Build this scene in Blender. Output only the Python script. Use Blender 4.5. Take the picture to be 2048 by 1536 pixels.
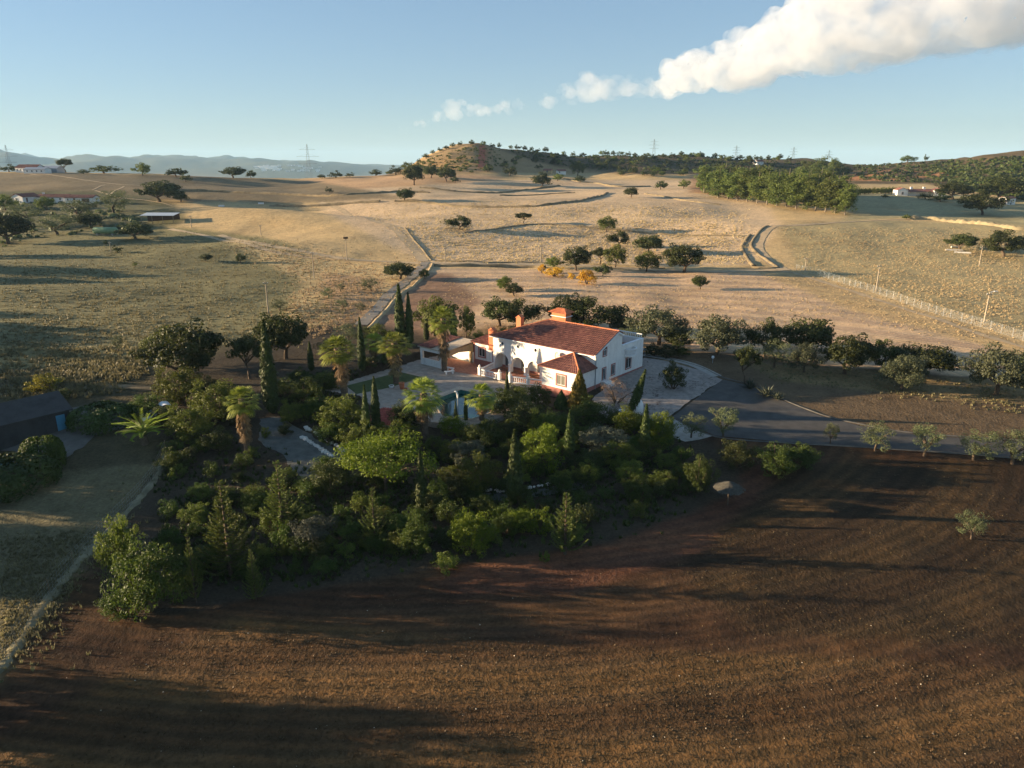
import bpy, bmesh, math, random
import numpy as np
from mathutils import Vector, Matrix
from mathutils.geometry import tessellate_polygon
for o in list(bpy.data.objects): bpy.data.objects.remove(o)
SC = bpy.context.scene
COL = SC.collection
R = math.radians
rng = np.random.default_rng(7)
random.seed(7)

# ------------------------------------------------------------------ camera
FPX, CAMH, HOR = 1456.0, 30.0, 325.0            # focal length in photo pixels, height over the house floor, horizon row
PIT = math.atan((768 - HOR) / FPX)
cam = bpy.data.objects.new('camera', bpy.data.cameras.new('camera')); COL.objects.link(cam)
cam.location = (0, 0, CAMH); cam.rotation_euler = (math.pi / 2 - PIT, 0, 0)
cam.data.sensor_width = 36; cam.data.angle = 2 * math.atan(1024 / FPX)
cam.data.clip_start = 0.5; cam.data.clip_end = 60000
SC.camera = cam

# ------------------------------------------------------------------ light
SUN_EL, SHX, SHY = 9.0, 0.9968, -0.080            # elevation; ground direction in which shadows fall
W = bpy.data.worlds.new('World'); SC.world = W; W.use_nodes = True
wn = W.node_tree.nodes; wl = W.node_tree.links
sky = wn.new('ShaderNodeTexSky'); sky.sky_type = 'NISHITA'; sky.sun_disc = False
sky.sun_elevation = R(SUN_EL); sky.sun_rotation = math.atan2(-SHX, -SHY)
sky.altitude = 200; sky.air_density = 1.0; sky.dust_density = 0.0; sky.ozone_density = 2.4
bg = wn['Background']; bg.inputs['Strength'].default_value = 0.088
gam = wn.new('ShaderNodeGamma'); gam.inputs['Gamma'].default_value = 0.55      # hazy evening air: a flat, pale sky
tint = wn.new('ShaderNodeMix'); tint.data_type = 'RGBA'; tint.blend_type = 'MULTIPLY'; tint.inputs[0].default_value = 1.0
tint.inputs[7].default_value = (0.765, 0.91, 1.10, 1)            # the camera's cool white balance for the sky
wl.new(sky.outputs['Color'], gam.inputs['Color']); wl.new(gam.outputs['Color'], tint.inputs[6]); wl.new(tint.outputs[2], bg.inputs['Color'])
sl = bpy.data.lights.new('sun', 'SUN'); sl.energy = 5.0; sl.angle = R(0.5); sl.color = (1.0, 0.77, 0.50)
sun = bpy.data.objects.new('sun', sl); COL.objects.link(sun); sun.location = (-300, 80, 200)
ce = math.cos(R(SUN_EL))
sun.rotation_euler = Vector((SHX * ce, SHY * ce, -math.sin(R(SUN_EL)))).to_track_quat('-Z', 'Y').to_euler()
SC.view_settings.view_transform = 'Standard'; SC.view_settings.look = 'None'
SC.view_settings.gamma = 1.0; SC.view_settings.exposure = 1.8
SC.cycles.max_bounces = 8; SC.cycles.diffuse_bounces = 3; SC.cycles.glossy_bounces = 2
SC.cycles.transmission_bounces = 4; SC.cycles.transparent_max_bounces = 8; SC.cycles.volume_bounces = 3
SC.cycles.use_denoising = True

# ------------------------------------------------------------------ pixel helpers
cP, sP = math.cos(PIT), math.sin(PIT)
def ray(px, py):
    x = (px - 1024) / FPX; y = (768 - py) / FPX
    return np.array([x, cP + y * sP, -sP + y * cP])
def at_z(px, py, z):
    r = ray(px, py); t = (z - CAMH) / r[2]
    return Vector((r[0] * t, r[1] * t, z))
def z_row(Y, row):
    r = ray(1024, row); return CAMH + Y * r[2] / r[1]
def project(X, Y, Z):
    z = Z - CAMH
    f = np.maximum(Y * cP - z * sP, 0.5); u = Y * sP + z * cP
    return 1024 + FPX * X / f, 768 - FPX * u / f

def vnoise(x, y, seed=0):
    xi = np.floor(x).astype(np.int64); yi = np.floor(y).astype(np.int64)
    fx = x - xi; fy = y - yi; fx = fx * fx * (3 - 2 * fx); fy = fy * fy * (3 - 2 * fy)
    def h(a, b):
        n = (a * 374761393 + b * 668265263 + seed * 1442695041) & 0x7fffffff
        n = ((n ^ (n >> 13)) * 1274126177) & 0x7fffffff
        return ((n ^ (n >> 16)) & 0xffff) / 65535.0
    return (h(xi, yi) * (1 - fx) + h(xi + 1, yi) * fx) * (1 - fy) + (h(xi, yi + 1) * (1 - fx) + h(xi + 1, yi + 1) * fx) * fy - 0.5
def fbm(x, y, seed=0, oct=4):
    v = 0; a = 1.0
    for k in range(oct):
        v = v + a * vnoise(x * 2 ** k + 13.7 * k, y * 2 ** k - 7.3 * k, seed + k); a *= 0.5
    return v

# ------------------------------------------------------------------ materials
MATS = {}
def nodemat(name):
    m = bpy.data.materials.new(name); m.use_nodes = True; MATS[name] = m
    return m, m.node_tree.nodes, m.node_tree.links, m.node_tree.nodes['Principled BSDF']
def N(nodes, t, **kw):
    n = nodes.new(t)
    for k, v in kw.items(): setattr(n, k, v)
    return n
def noise_tex(nodes, links, vec, scale, detail=4, rough=0.6, dist=0.0):
    n = N(nodes, 'ShaderNodeTexNoise'); n.inputs['Scale'].default_value = scale; n.inputs['Detail'].default_value = detail
    n.inputs['Roughness'].default_value = rough; n.inputs['Distortion'].default_value = dist
    links.new(vec, n.inputs['Vector']); return n
def ramp(nodes, links, fac, stops):
    r = N(nodes, 'ShaderNodeValToRGB'); el = r.color_ramp.elements
    while len(el) < len(stops): el.new(0.5)
    for e, (p, c) in zip(el, stops): e.position = p; e.color = (*c, 1)
    links.new(fac, r.inputs['Fac']); return r
def mixc(nodes, links, fac, a, b, mode='MIX'):
    m = N(nodes, 'ShaderNodeMix', data_type='RGBA', blend_type=mode)
    if isinstance(fac, (int, float)): m.inputs[0].default_value = fac
    else: links.new(fac, m.inputs[0])
    for s, v in ((6, a), (7, b)):
        if isinstance(v, tuple): m.inputs[s].default_value = (*v, 1)
        else: links.new(v, m.inputs[s])
    return m.outputs[2]
def plain(name, col, rough=0.8, var=0.18, scale=3.0, bump=0.2, bscale=20.0, metal=0.0, spec=0.3):
    """one real-world colour with grain, blotches and fine relief"""
    m, n, l, p = nodemat(name)
    tc = N(n, 'ShaderNodeTexCoord'); v = tc.outputs['Object']
    a = noise_tex(n, l, v, scale, 5, 0.65)
    lo = tuple(c * (1 - var) for c in col); hi = tuple(min(1, c * (1 + var)) for c in col)
    r = ramp(n, l, a.outputs['Fac'], [(0.3, lo), (0.7, hi)])
    l.new(r.outputs['Color'], p.inputs['Base Color'])
    p.inputs['Roughness'].default_value = rough; p.inputs['Metallic'].default_value = metal
    p.inputs['Specular IOR Level'].default_value = spec
    if bump:
        b = noise_tex(n, l, v, bscale, 4, 0.6); bp = N(n, 'ShaderNodeBump'); bp.inputs['Strength'].default_value = bump
        bp.inputs['Distance'].default_value = 0.03
        l.new(b.outputs['Fac'], bp.inputs['Height']); l.new(bp.outputs['Normal'], p.inputs['Normal'])
    return m
def leafmat(name, c1, c2, trans=0.25, clump=0.9):
    """foliage: two leaf tones in patches, a shift of tone from plant to plant, some light through the leaf"""
    m, n, l, p = nodemat(name)
    tc = N(n, 'ShaderNodeTexCoord'); oi = N(n, 'ShaderNodeObjectInfo')
    a = noise_tex(n, l, tc.outputs['Object'], clump, 3, 0.7)
    r = ramp(n, l, a.outputs['Fac'], [(0.32, c1), (0.68, c2)])
    hs = N(n, 'ShaderNodeHueSaturation')
    mr = N(n, 'ShaderNodeMapRange'); mr.inputs['To Min'].default_value = 0.485; mr.inputs['To Max'].default_value = 0.515
    mv = N(n, 'ShaderNodeMapRange'); mv.inputs['To Min'].default_value = 0.75; mv.inputs['To Max'].default_value = 1.3
    l.new(oi.outputs['Random'], mr.inputs['Value']); l.new(oi.outputs['Random'], mv.inputs['Value'])
    l.new(mr.outputs[0], hs.inputs['Hue']); l.new(mv.outputs[0], hs.inputs['Value']); l.new(r.outputs['Color'], hs.inputs['Color'])
    l.new(hs.outputs['Color'], p.inputs['Base Color'])
    p.inputs['Roughness'].default_value = 0.6; p.inputs['Specular IOR Level'].default_value = 0.25
    t = N(n, 'ShaderNodeBsdfTranslucent'); l.new(hs.outputs['Color'], t.inputs['Color'])
    mx = N(n, 'ShaderNodeMixShader'); mx.inputs[0].default_value = trans
    l.new(p.outputs[0], mx.inputs[1]); l.new(t.outputs[0], mx.inputs[2])
    l.new(mx.outputs[0], n['Material Output'].inputs['Surface'])
    return m

# ------------------------------------------------------------------ object helpers
def mesh_np(name, V, Fc, mat=None, smooth=False):
    """V: (n,3); Fc: (m,k) index array or list of such arrays"""
    V = np.asarray(V, dtype=np.float32).reshape(-1, 3)
    Fl = Fc if isinstance(Fc, list) else [Fc]
    Fl = [np.asarray(f, dtype=np.int32) for f in Fl if len(f)]
    me = bpy.data.meshes.new(name)
    me.vertices.add(len(V)); me.vertices.foreach_set('co', V.ravel())
    nl = sum(f.size for f in Fl); nf = sum(len(f) for f in Fl)
    me.loops.add(nl); me.polygons.add(nf)
    me.loops.foreach_set('vertex_index', np.concatenate([f.ravel() for f in Fl]))
    tot = np.concatenate([np.full(len(f), f.shape[1], np.int32) for f in Fl])
    me.polygons.foreach_set('loop_start', np.concatenate([[0], np.cumsum(tot)[:-1]]).astype(np.int32))
    me.polygons.foreach_set('loop_total', tot)
    if smooth: me.polygons.foreach_set('use_smooth', np.ones(nf, bool))
    me.update(calc_edges=True); me.validate()
    if mat: me.materials.append(MATS[mat] if isinstance(mat, str) else mat)
    return me
def link(name, me, parent=None, loc=(0, 0, 0), rz=0.0, scale=None):
    o = bpy.data.objects.new(name, me); COL.objects.link(o)
    o.location = loc; o.rotation_euler = (0, 0, rz)
    if scale is not None: o.scale = scale
    if parent: o.parent = parent
    return o
def tag(o, label=None, cat=None, group=None, kind=None):
    if label: o['label'] = label
    if cat: o['category'] = cat
    if group: o['group'] = group
    if kind: o['kind'] = kind
    return o
def thing(name, label, cat, loc=(0, 0, 0), rz=0.0, group=None, scale=None):
    return tag(link(name, None, None, loc, rz, scale), label, cat, group)

class MB:
    """collects quads and triangles of one mesh"""
    def __init__(s): s.v = []; s.f = []
    def add(s, vs, fs):
        b = len(s.v); s.v += [tuple(q) for q in vs]; s.f += [tuple(i + b for i in q) for q in fs]; return s
    def box(s, x0, x1, y0, y1, z0, z1):
        return s.add([(x0,y0,z0),(x1,y0,z0),(x1,y1,z0),(x0,y1,z0),(x0,y0,z1),(x1,y0,z1),(x1,y1,z1),(x0,y1,z1)],
                     [(0,3,2,1),(4,5,6,7),(0,1,5,4),(1,2,6,5),(2,3,7,6),(3,0,4,7)])
    def lathe(s, prof, n=10, c=(0,0,0), cap=True):
        vs = []; fs = []
        for r, z in prof:
            for k in range(n):
                a = 2*math.pi*k/n; vs.append((c[0]+r*math.cos(a), c[1]+r*math.sin(a), c[2]+z))
        for i in range(len(prof)-1):
            for k in range(n):
                k2 = (k+1) % n; fs.append((i*n+k, i*n+k2, (i+1)*n+k2, (i+1)*n+k))
        if cap: fs.append(tuple(range(n-1, -1, -1))); fs.append(tuple(range((len(prof)-1)*n, len(prof)*n)))
        return s.add(vs, fs)
    def tube(s, pts, rad, n=6):
        pts = [Vector(p) for p in pts]; vs = []; fs = []
        for i, p in enumerate(pts):
            d = (pts[min(i+1, len(pts)-1)] - pts[max(i-1, 0)]).normalized()
            a = d.cross(Vector((0, 0, 1)) if abs(d.z) < 0.9 else Vector((1, 0, 0))).normalized(); b = d.cross(a)
            r = rad[i] if hasattr(rad, '__len__') else rad
            for k in range(n):
                t = 2*math.pi*k/n; vs.append(p + a*(r*math.cos(t)) + b*(r*math.sin(t)))
        for i in range(len(pts)-1):
            for k in range(n):
                k2 = (k+1) % n; fs.append((i*n+k, i*n+k2, (i+1)*n+k2, (i+1)*n+k))
        fs.append(tuple(range(n-1, -1, -1))); fs.append(tuple(range((len(pts)-1)*n, len(pts)*n)))
        return s.add(vs, fs)
    def panel(s, outer, holes, th, o, ux, uz, nn):
        """flat wall with openings: outlines in (u, w); thickness th behind the front face"""
        loops = [[Vector((a, b, 0)) for a, b in lp] for lp in [outer] + holes]
        flat = [p for lp in loops for p in lp]; tris = tessellate_polygon(loops)
        o, ux, uz, nn = Vector(o), Vector(ux), Vector(uz), Vector(nn)
        fr = [o + ux*p.x + uz*p.y for p in flat]; bk = [q - nn*th for q in fr]; n = len(flat)
        fs = [t for t in tris] + [tuple(i+n for i in reversed(t)) for t in tris]; b = 0
        for lp in loops:
            m = len(lp)
            for k in range(m): fs.append((b+k, b+(k+1) % m, b+(k+1) % m+n, b+k+n))
            b += m
        return s.add(fr+bk, fs)
    def mesh(s, name, mat, smooth=False):
        me = bpy.data.meshes.new(name); me.from_pydata([tuple(q) for q in s.v], [], s.f); me.update()
        if smooth: me.polygons.foreach_set('use_smooth', np.ones(len(me.polygons), bool))
        bm = bmesh.new(); bm.from_mesh(me); bmesh.ops.recalc_face_normals(bm, faces=bm.faces); bm.to_mesh(me); bm.free()
        me.materials.append(MATS[mat]); return me
    def build(s, name, mat, parent=None, smooth=False, loc=(0,0,0), rz=0.0):
        return link(name, s.mesh(name, mat, smooth), parent, loc, rz)
def copy_tree(o, parent=None):
    c = o.copy(); COL.objects.link(c); c.parent = parent
    for ch in list(o.children): copy_tree(ch, c)
    return c

# ------------------------------------------------------------------ terrain heights
# far profiles: for a photo column, (depth, row) pairs of the ground seen there, then (depth, height) behind the crest
PROF = {
 -900: ([(300,462),(350,428),(420,388),(500,352),(560,335)], [(800,5),(1100,-40),(1700,-72)]),
 0:    ([(300,462),(350,426),(420,386),(490,352),(540,343)], [(720,5),(1050,-40),(1700,-72)]),
 300:  ([(300,456),(350,422),(420,386),(500,357),(560,346)], [(720,5),(1050,-40),(1700,-72)]),
 600:  ([(300,455),(350,424),(420,396),(500,374),(580,361)], [(750,0),(1050,-40),(1700,-72)]),
 780:  ([(300,457),(370,411),(450,379),(540,357),(600,349)], [(800,0),(1050,-35),(1700,-72)]),
 850:  ([(300,457),(370,411),(450,379),(520,358),(580,338),(620,317),(660,307)], [(800,22),(1050,-20),(1700,-72)]),
 905:  ([(300,458),(370,412),(450,381),(525,358),(580,334),(625,302),(665,291)], [(820,32),(1050,-10),(1700,-72)]),
 960:  ([(300,459),(370,413),(450,383),(530,358),(575,338),(640,298),(680,287)], [(850,40),(1100,-5),(1700,-72)]),
 1030: ([(300,460),(370,414),(450,385),(550,356),(640,342),(705,318),(765,281)], [(900,44),(1150,0),(1700,-72)]),
 1250: ([(300,460),(370,412),(450,382),(560,358),(680,343),(770,316),(830,299)], [(1000,36),(1300,0),(1900,-70)]),
 1330: ([(300,458),(370,411),(450,380),(560,359),(690,344),(790,317),(850,302)], [(1000,36),(1300,0),(1900,-70)]),
 1400: ([(300,455),(370,410),(450,379),(560,360),(700,345),(800,314),(860,298)], [(1000,40),(1300,0),(1900,-70)]),
 1550: ([(290,456),(350,426),(430,393),(550,365),(650,350),(780,326),(850,311)], [(1000,38),(1300,0),(1900,-70)]),
 1700: ([(290,452),(340,431),(420,397),(550,367),(700,345),(850,326)], [(1000,30),(1400,0),(1900,-60)]),
 1900: ([(270,473),(310,450),(350,428),(430,396),(550,370),(650,345),(750,322)], [(900,42),(1400,0),(1900,-60)]),
 2100: ([(270,470),(310,444),(350,426),(430,392),(500,366),(580,336),(660,310)], [(800,52),(1400,0),(1900,-60)]),
 3000: ([(270,470),(310,444),(350,426),(430,392),(500,362),(580,330),(660,305)], [(800,52),(1400,0),(1900,-60)]),
}
NEAR = [(-120,-7),(0,-5.2),(40,-4.6),(55,-4.2),(66,-3.5),(76,-2.6),(84,-1.7),(91,-0.9),(97,-0.35),(104,-0.1),(112,0.1),(150,0.0),(232,0.0)]
NX, YS = 470, np.concatenate([np.arange(-60,24,3.0), np.arange(24,125,0.42), 125*np.power(1.0095, np.arange(0,190)), 125*1.0095**190*np.power(1.045, np.arange(1,92))])
SS = np.linspace(-1.45, 1.45, NX)
YG, SG = np.meshgrid(YS, SS, indexing='ij')
XG = SG * (YG + 70)
pxs = sorted(PROF)
knotY = np.unique(np.concatenate([[d for d, _ in NEAR], np.arange(240, 1000, 10), np.arange(1000, 2000, 50), [2500, 4000, 9000, 60000]]))
PT = []
for p in pxs:
    a, b = PROF[p]
    kY = [d for d, _ in NEAR] + [d for d, _ in a] + [d for d, _ in b] + [3500, 60000]
    kZ = [z for _, z in NEAR] + [z_row(d, r) for d, r in a] + [z for _, z in b] + [-85, -85]
    PT.append(np.interp(YS, kY, kZ))
PT = np.array(PT)                                            # (columns, YS)
tt = np.maximum(YG, 60) / ray(1024, 420)[1]
pcol = np.clip(1024 + FPX * XG / tt, pxs[0], pxs[-1])
ZG = np.zeros_like(XG)
for i in range(len(YS)): ZG[i] = np.interp(pcol[i], pxs, PT[:, i])
for _ in range(6):                                            # soften the joints of the profiles
    m = YG > 0
    S = ZG.copy(); S[2:-2] = (ZG[:-4] + ZG[1:-3] + ZG[2:-2] + ZG[3:-1] + ZG[4:]) / 5
    S[:, 1:-1] = (S[:, :-2] + S[:, 1:-1] * 2 + S[:, 2:]) / 4
    ZG = np.where(m, S, ZG)
def bump(cx, cy, ang, la, lb, h):
    global ZG
    dx, dy = XG - cx, YG - cy; c, s = math.cos(R(ang)), math.sin(R(ang))
    a = (dx*c + dy*s) / la; b = (-dx*s + dy*c) / lb
    ZG = ZG + h * np.exp(-(a*a + b*b))
bump(-104, 318, -22, 62, 22, 5.0)                             # knoll on the left with the dark hollow behind it
bump(-120, 372, -10, 95, 26, -3.5)
bump(-60, 268, 15, 45, 18, 1.6); bump(20, 300, 4, 70, 18, 2.4); bump(95, 292, -8, 40, 20, 2.0)
bump(-90, 250, 8, 60, 14, 1.2); bump(60, 360, 6, 60, 22, 2.5); bump(-20, 400, 0, 80, 25, 2.5)
bump(-160, 205, 12, 40, 18, 2.6); bump(-120, 172, 10, 34, 12, 1.5)
far = np.clip((YG - 215) / 120, 0, 1) * np.clip((2500 - YG) / 1000, 0, 1)
ZG = ZG + far * 3.0 * fbm(XG / 90, YG / 70, 3, 4)
hillm = np.clip((YG - 560) / 80, 0, 1) * np.clip((1500 - YG) / 300, 0, 1)
ZG = ZG + hillm * 8.0 * fbm(XG / 60, YG / 110, 11, 4)
mid = np.clip((YG - 115) / 30, 0, 1)
ZG = ZG + mid * 0.5 * fbm(XG / 14, YG / 14, 21, 4) * np.clip((600 - YG) / 300, 0, 1)
near = np.clip((80 - YG) / 20, 0, 1)
ZG = ZG + near * (0.22 * fbm(XG / 5, YG / 5, 5, 4) + 0.5 * vnoise(XG / 25, YG / 18, 9))
# distant mountain range beyond the plain
mr = np.clip((YG - 5600) / 1800, 0, 1) * np.clip((16000 - YG) / 4000, 0, 1)
mxp = 1024 + FPX * XG / np.maximum(YG, 10)
mh = np.interp(mxp, [-900, 0, 150, 300, 420, 520, 640, 720, 800, 1200, 3000], [260, 235, 205, 180, 195, 170, 150, 105, 80, 60, 60])
ZG = ZG + mr * (mh * (0.75 + 0.7 * fbm(XG / 620, YG / 900, 31, 5)))
# level ground under the house and its terrace
_a = R(-40); _lx = (XG - 11.557)*math.cos(_a) + (YG - 97.433)*math.sin(_a); _ly = -(XG - 11.557)*math.sin(_a) + (YG - 97.433)*math.cos(_a)
def _in(poly):
    ins = np.zeros(XG.shape, bool)
    for i in range(len(poly)):
        x1, y1 = poly[i]; x2, y2 = poly[(i+1) % len(poly)]
        if y1 != y2: ins ^= ((y1 > _ly) != (y2 > _ly)) & (_lx < (x2-x1)*(_ly-y1)/(y2-y1) + x1)
    return ins
_k = _in([(-32,-2),(-30.5,-25),(-23.3,-22.6),(-17.3,-24.4),(-14,-24.0),(-8.6,-23.2),(-3.4,-20.4),(-3.0,-8),(-1.2,-3.4),(-1.2,11.8),(-6,11.8),(-6,10),(-24,10),(-31,1.6)])
ZG = np.where(_k, np.minimum(ZG, -1.55), ZG)
def T(x, y):
    """ground height under a point"""
    i = np.searchsorted(YS, y) - 1; i = int(min(max(i, 0), len(YS) - 2)); fy = (y - YS[i]) / (YS[i+1] - YS[i])
    def row(k):
        s = x / (YS[k] + 70); j = (s - SS[0]) / (SS[1] - SS[0]); j = min(max(j, 0), NX - 1.001); a = int(j); f = j - a
        return ZG[k, a] * (1 - f) + ZG[k, a+1] * f
    return float(row(i) * (1 - fy) + row(i+1) * fy)
def Tv(X, Y):
    """T() for arrays"""
    i = np.clip(np.searchsorted(YS, Y) - 1, 0, len(YS) - 2); fy = (Y - YS[i]) / (YS[i+1] - YS[i]); out = []
    for k in (i, i + 1):
        j = np.clip((X / (YS[k] + 70) - SS[0]) / (SS[1] - SS[0]), 0, NX - 1.001); a = j.astype(int); f = j - a; out.append(ZG[k, a] * (1 - f) + ZG[k, a+1] * f)
    return out[0] * (1 - fy) + out[1] * fy
_TS = 20.0 * 1.012 ** np.arange(0, 340)
def hit(px, py):
    """where the line of sight through a photo pixel meets the ground"""
    while True:
        r = ray(px, py); b = CAMH + r[2] * _TS < Tv(r[0] * _TS, r[1] * _TS)
        if b.any(): break
        py += 0.7                                             # just over the skyline: stand it on the crest
    k = int(np.argmax(b)); lo, hi = _TS[max(k - 1, 0)], _TS[k]
    for _ in range(3):
        ts = np.linspace(lo, hi, 14); b = CAMH + r[2] * ts < Tv(r[0] * ts, r[1] * ts); b[-1] = True; k = int(np.argmax(b)); lo, hi = ts[max(k - 1, 0)], ts[k]
    q = r * hi
    return Vector((q[0], q[1], T(q[0], q[1])))
def hit_pp(px, py):
    """ground point and photo pixels per metre there"""
    p = hit(px, py); f = p.y * cP - (p.z - CAMH) * sP
    return p, FPX / f

# ------------------------------------------------------------------ ground mesh and its zones
def inpoly(px, py, poly):
    ins = np.zeros(px.shape, bool); n = len(poly)
    for i in range(n):
        x1, y1 = poly[i]; x2, y2 = poly[(i+1) % n]
        if y1 == y2: continue
        c = ((y1 > py) != (y2 > py)) & (px < (x2 - x1) * (py - y1) / (y2 - y1) + x1)
        ins ^= c
    return ins
PX, PY = project(XG, YG, ZG)
wob = fbm(XG / 9, YG / 9, 51, 3) * np.clip(FPX / np.maximum(YG, 30), 0, 22)
PXw, PYw = PX + 1.2 * wob, PY + 0.35 * wob
CG = np.zeros(XG.shape + (3,)); CG[:] = (0.52, 0.375, 0.19)
TUFT = np.full(XG.shape, 0.8); ROWS = np.zeros(XG.shape); ROWA = np.zeros(XG.shape)
def zone(poly, col, tuft=0.8, rows=0.0, soft=0.0, ymin=-1e9, ymax=1e9, wobble=1.0):
    k = inpoly(PX + (PXw - PX) * wobble, PY + (PYw - PY) * wobble, poly) & (YG > ymin) & (YG < ymax)
    CG[k] = np.array(col) * (1 - soft) + CG[k] * soft; TUFT[k] = tuft; ROWS[k] = rows
FARPLAIN = YG > 900
CG[FARPLAIN] = (0.20, 0.17, 0.10); CG[YG > 4200] = (0.10, 0.11, 0.07)
zone([(560,362),(860,345),(1000,352),(1000,392),(700,405),(560,395)], (0.48,0.31,0.17), 0.4)
zone([(700,380),(1000,360),(1500,360),(1560,450),(1500,530),(860,530),(640,420)], (0.58,0.425,0.26), 0.7)
zone([(1000,398),(1180,395),(1130,420),(1010,425),(930,415)], (0.52,0.38,0.23), 0.3)
zone([(1380,350),(1500,365),(1500,395),(1380,385)], (0.40,0.22,0.10), 0.4)
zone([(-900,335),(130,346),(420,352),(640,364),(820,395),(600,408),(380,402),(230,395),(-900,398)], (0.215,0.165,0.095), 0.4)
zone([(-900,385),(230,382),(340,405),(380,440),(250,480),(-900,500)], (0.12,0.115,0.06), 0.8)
zone([(-900,470),(380,455),(560,480),(650,520),(770,575),(730,640),(560,700),(250,700),(-900,705)], (0.20,0.18,0.09), 1.0)  # left pasture: vignette darkening of the frame edge put into the grass colour
zone([(430,470),(640,512),(850,528),(780,590),(640,690),(560,650),(600,560)], (0.54,0.40,0.20), 1.0, soft=0.15)
zone([(640,545),(770,560),(745,640),(680,660),(640,600)], (0.40,0.265,0.145), 0.8)
zone([(860,536),(1590,545),(2150,725),(2150,770),(1700,765),(1300,700),(740,705),(750,640)], (0.55,0.39,0.25), 0.35, 0.5)
zone([(755,640),(850,548),(900,545),(960,600),(900,660),(780,700)], (0.25,0.155,0.10), 0.3, 0.3)
zone([(1480,530),(1590,545),(2150,715),(2150,740),(1700,620)], (0.46,0.33,0.17), 0.6, 0.3)
zone([(1600,540),(1560,452),(1700,440),(2150,450),(2700,480),(2700,760),(2150,695)], (0.40,0.32,0.165), 0.8)
zone([(1690,440),(1690,385),(1800,378),(2150,410),(2600,420),(2600,470),(2150,455),(1820,436)], (0.36,0.31,0.17), 0.8)
# hill: sunlit flank, side with shade painted in, firebreak, scrub
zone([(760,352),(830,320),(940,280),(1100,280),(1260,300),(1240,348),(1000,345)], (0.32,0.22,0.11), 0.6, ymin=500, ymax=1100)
zone([(1000,300),(1080,292),(1260,296),(1420,290),(1560,300),(1700,318),(1720,350),(1500,350),(1240,348),(1100,330)], (0.115,0.085,0.048), 0.7, ymin=520, ymax=1300)  # scrub ground, darkened further to paint in the hill's own shadow
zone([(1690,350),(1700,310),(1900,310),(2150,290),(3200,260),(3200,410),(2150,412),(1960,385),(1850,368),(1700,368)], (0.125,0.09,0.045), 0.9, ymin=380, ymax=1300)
zone([(1690,352),(1760,338),(1900,345),(1900,352),(1780,362),(1680,362)], (0.34,0.17,0.08), 0.5, ymin=380, ymax=1300)
zone([(956,291),(970,290),(972,318),(966,338),(958,338)], (0.50,0.13,0.05), 0.2, ymin=500, ymax=1100, wobble=0.15)
zone([(850,330),(905,312),(955,312),(955,326),(880,345)], (0.44,0.26,0.10), 0.5, soft=0.3, ymin=500, ymax=1100)
# near ground
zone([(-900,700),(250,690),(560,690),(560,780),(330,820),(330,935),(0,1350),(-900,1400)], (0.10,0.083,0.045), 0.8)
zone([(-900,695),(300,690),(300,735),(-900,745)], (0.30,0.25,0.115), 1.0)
zone([(1290,700),(1480,705),(1700,735),(2150,770),(2700,790),(2700,905),(2150,900),(1700,862),(1440,765)], (0.145,0.10,0.058), 0.5)
zone([(1500,725),(1720,740),(2150,775),(2150,815),(1900,800),(1560,760)], (0.30,0.215,0.10), 0.9, soft=0.3)
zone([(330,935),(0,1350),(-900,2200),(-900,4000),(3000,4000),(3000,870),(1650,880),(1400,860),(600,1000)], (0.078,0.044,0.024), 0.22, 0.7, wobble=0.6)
zone([(480,1235),(1100,1290),(2150,1340),(3000,1340),(3000,4000),(-900,4000),(-100,1520)], (0.112,0.066,0.031), 0.42, 0.8)  # sunlit part of the ploughed soil, painted lighter below the shadow edge
zone([(1430,930),(3000,900),(3000,1330),(1500,1270),(1380,1150)], (0.048,0.033,0.018), 0.4, 0.7, soft=0.2)  # right-hand field: tree shade painted in as darker soil
zone([(1380,1030),(1230,1090),(1000,1118),(880,1145),(900,1190),(1150,1180),(1400,1110),(1500,1010),(1560,930),(1500,930)], (0.135,0.062,0.036), 0.3, 0.5, soft=0.15)
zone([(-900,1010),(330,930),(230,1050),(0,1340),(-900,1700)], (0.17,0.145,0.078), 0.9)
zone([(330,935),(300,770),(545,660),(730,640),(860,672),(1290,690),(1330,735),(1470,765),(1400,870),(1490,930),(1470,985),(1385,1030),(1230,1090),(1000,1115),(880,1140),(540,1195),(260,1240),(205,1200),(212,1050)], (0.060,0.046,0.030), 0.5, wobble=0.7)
zone([(860,672),(1290,690),(1300,705),(1000,650)], (0.30,0.20,0.11), 0.5)
for _ in range(2):                                            # no knife edges between kinds of soil
    for A in (CG,):
        A[1:-1, 1:-1] = (A[1:-1, 1:-1] * 4 + A[:-2, 1:-1] + A[2:, 1:-1] + A[1:-1, :-2] + A[1:-1, 2:]) / 8
idx = np.arange(len(YS) * NX).reshape(len(YS), NX)
Fq = np.stack([idx[:-1, :-1], idx[:-1, 1:], idx[1:, 1:], idx[1:, :-1]], -1).reshape(-1, 4)

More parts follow.
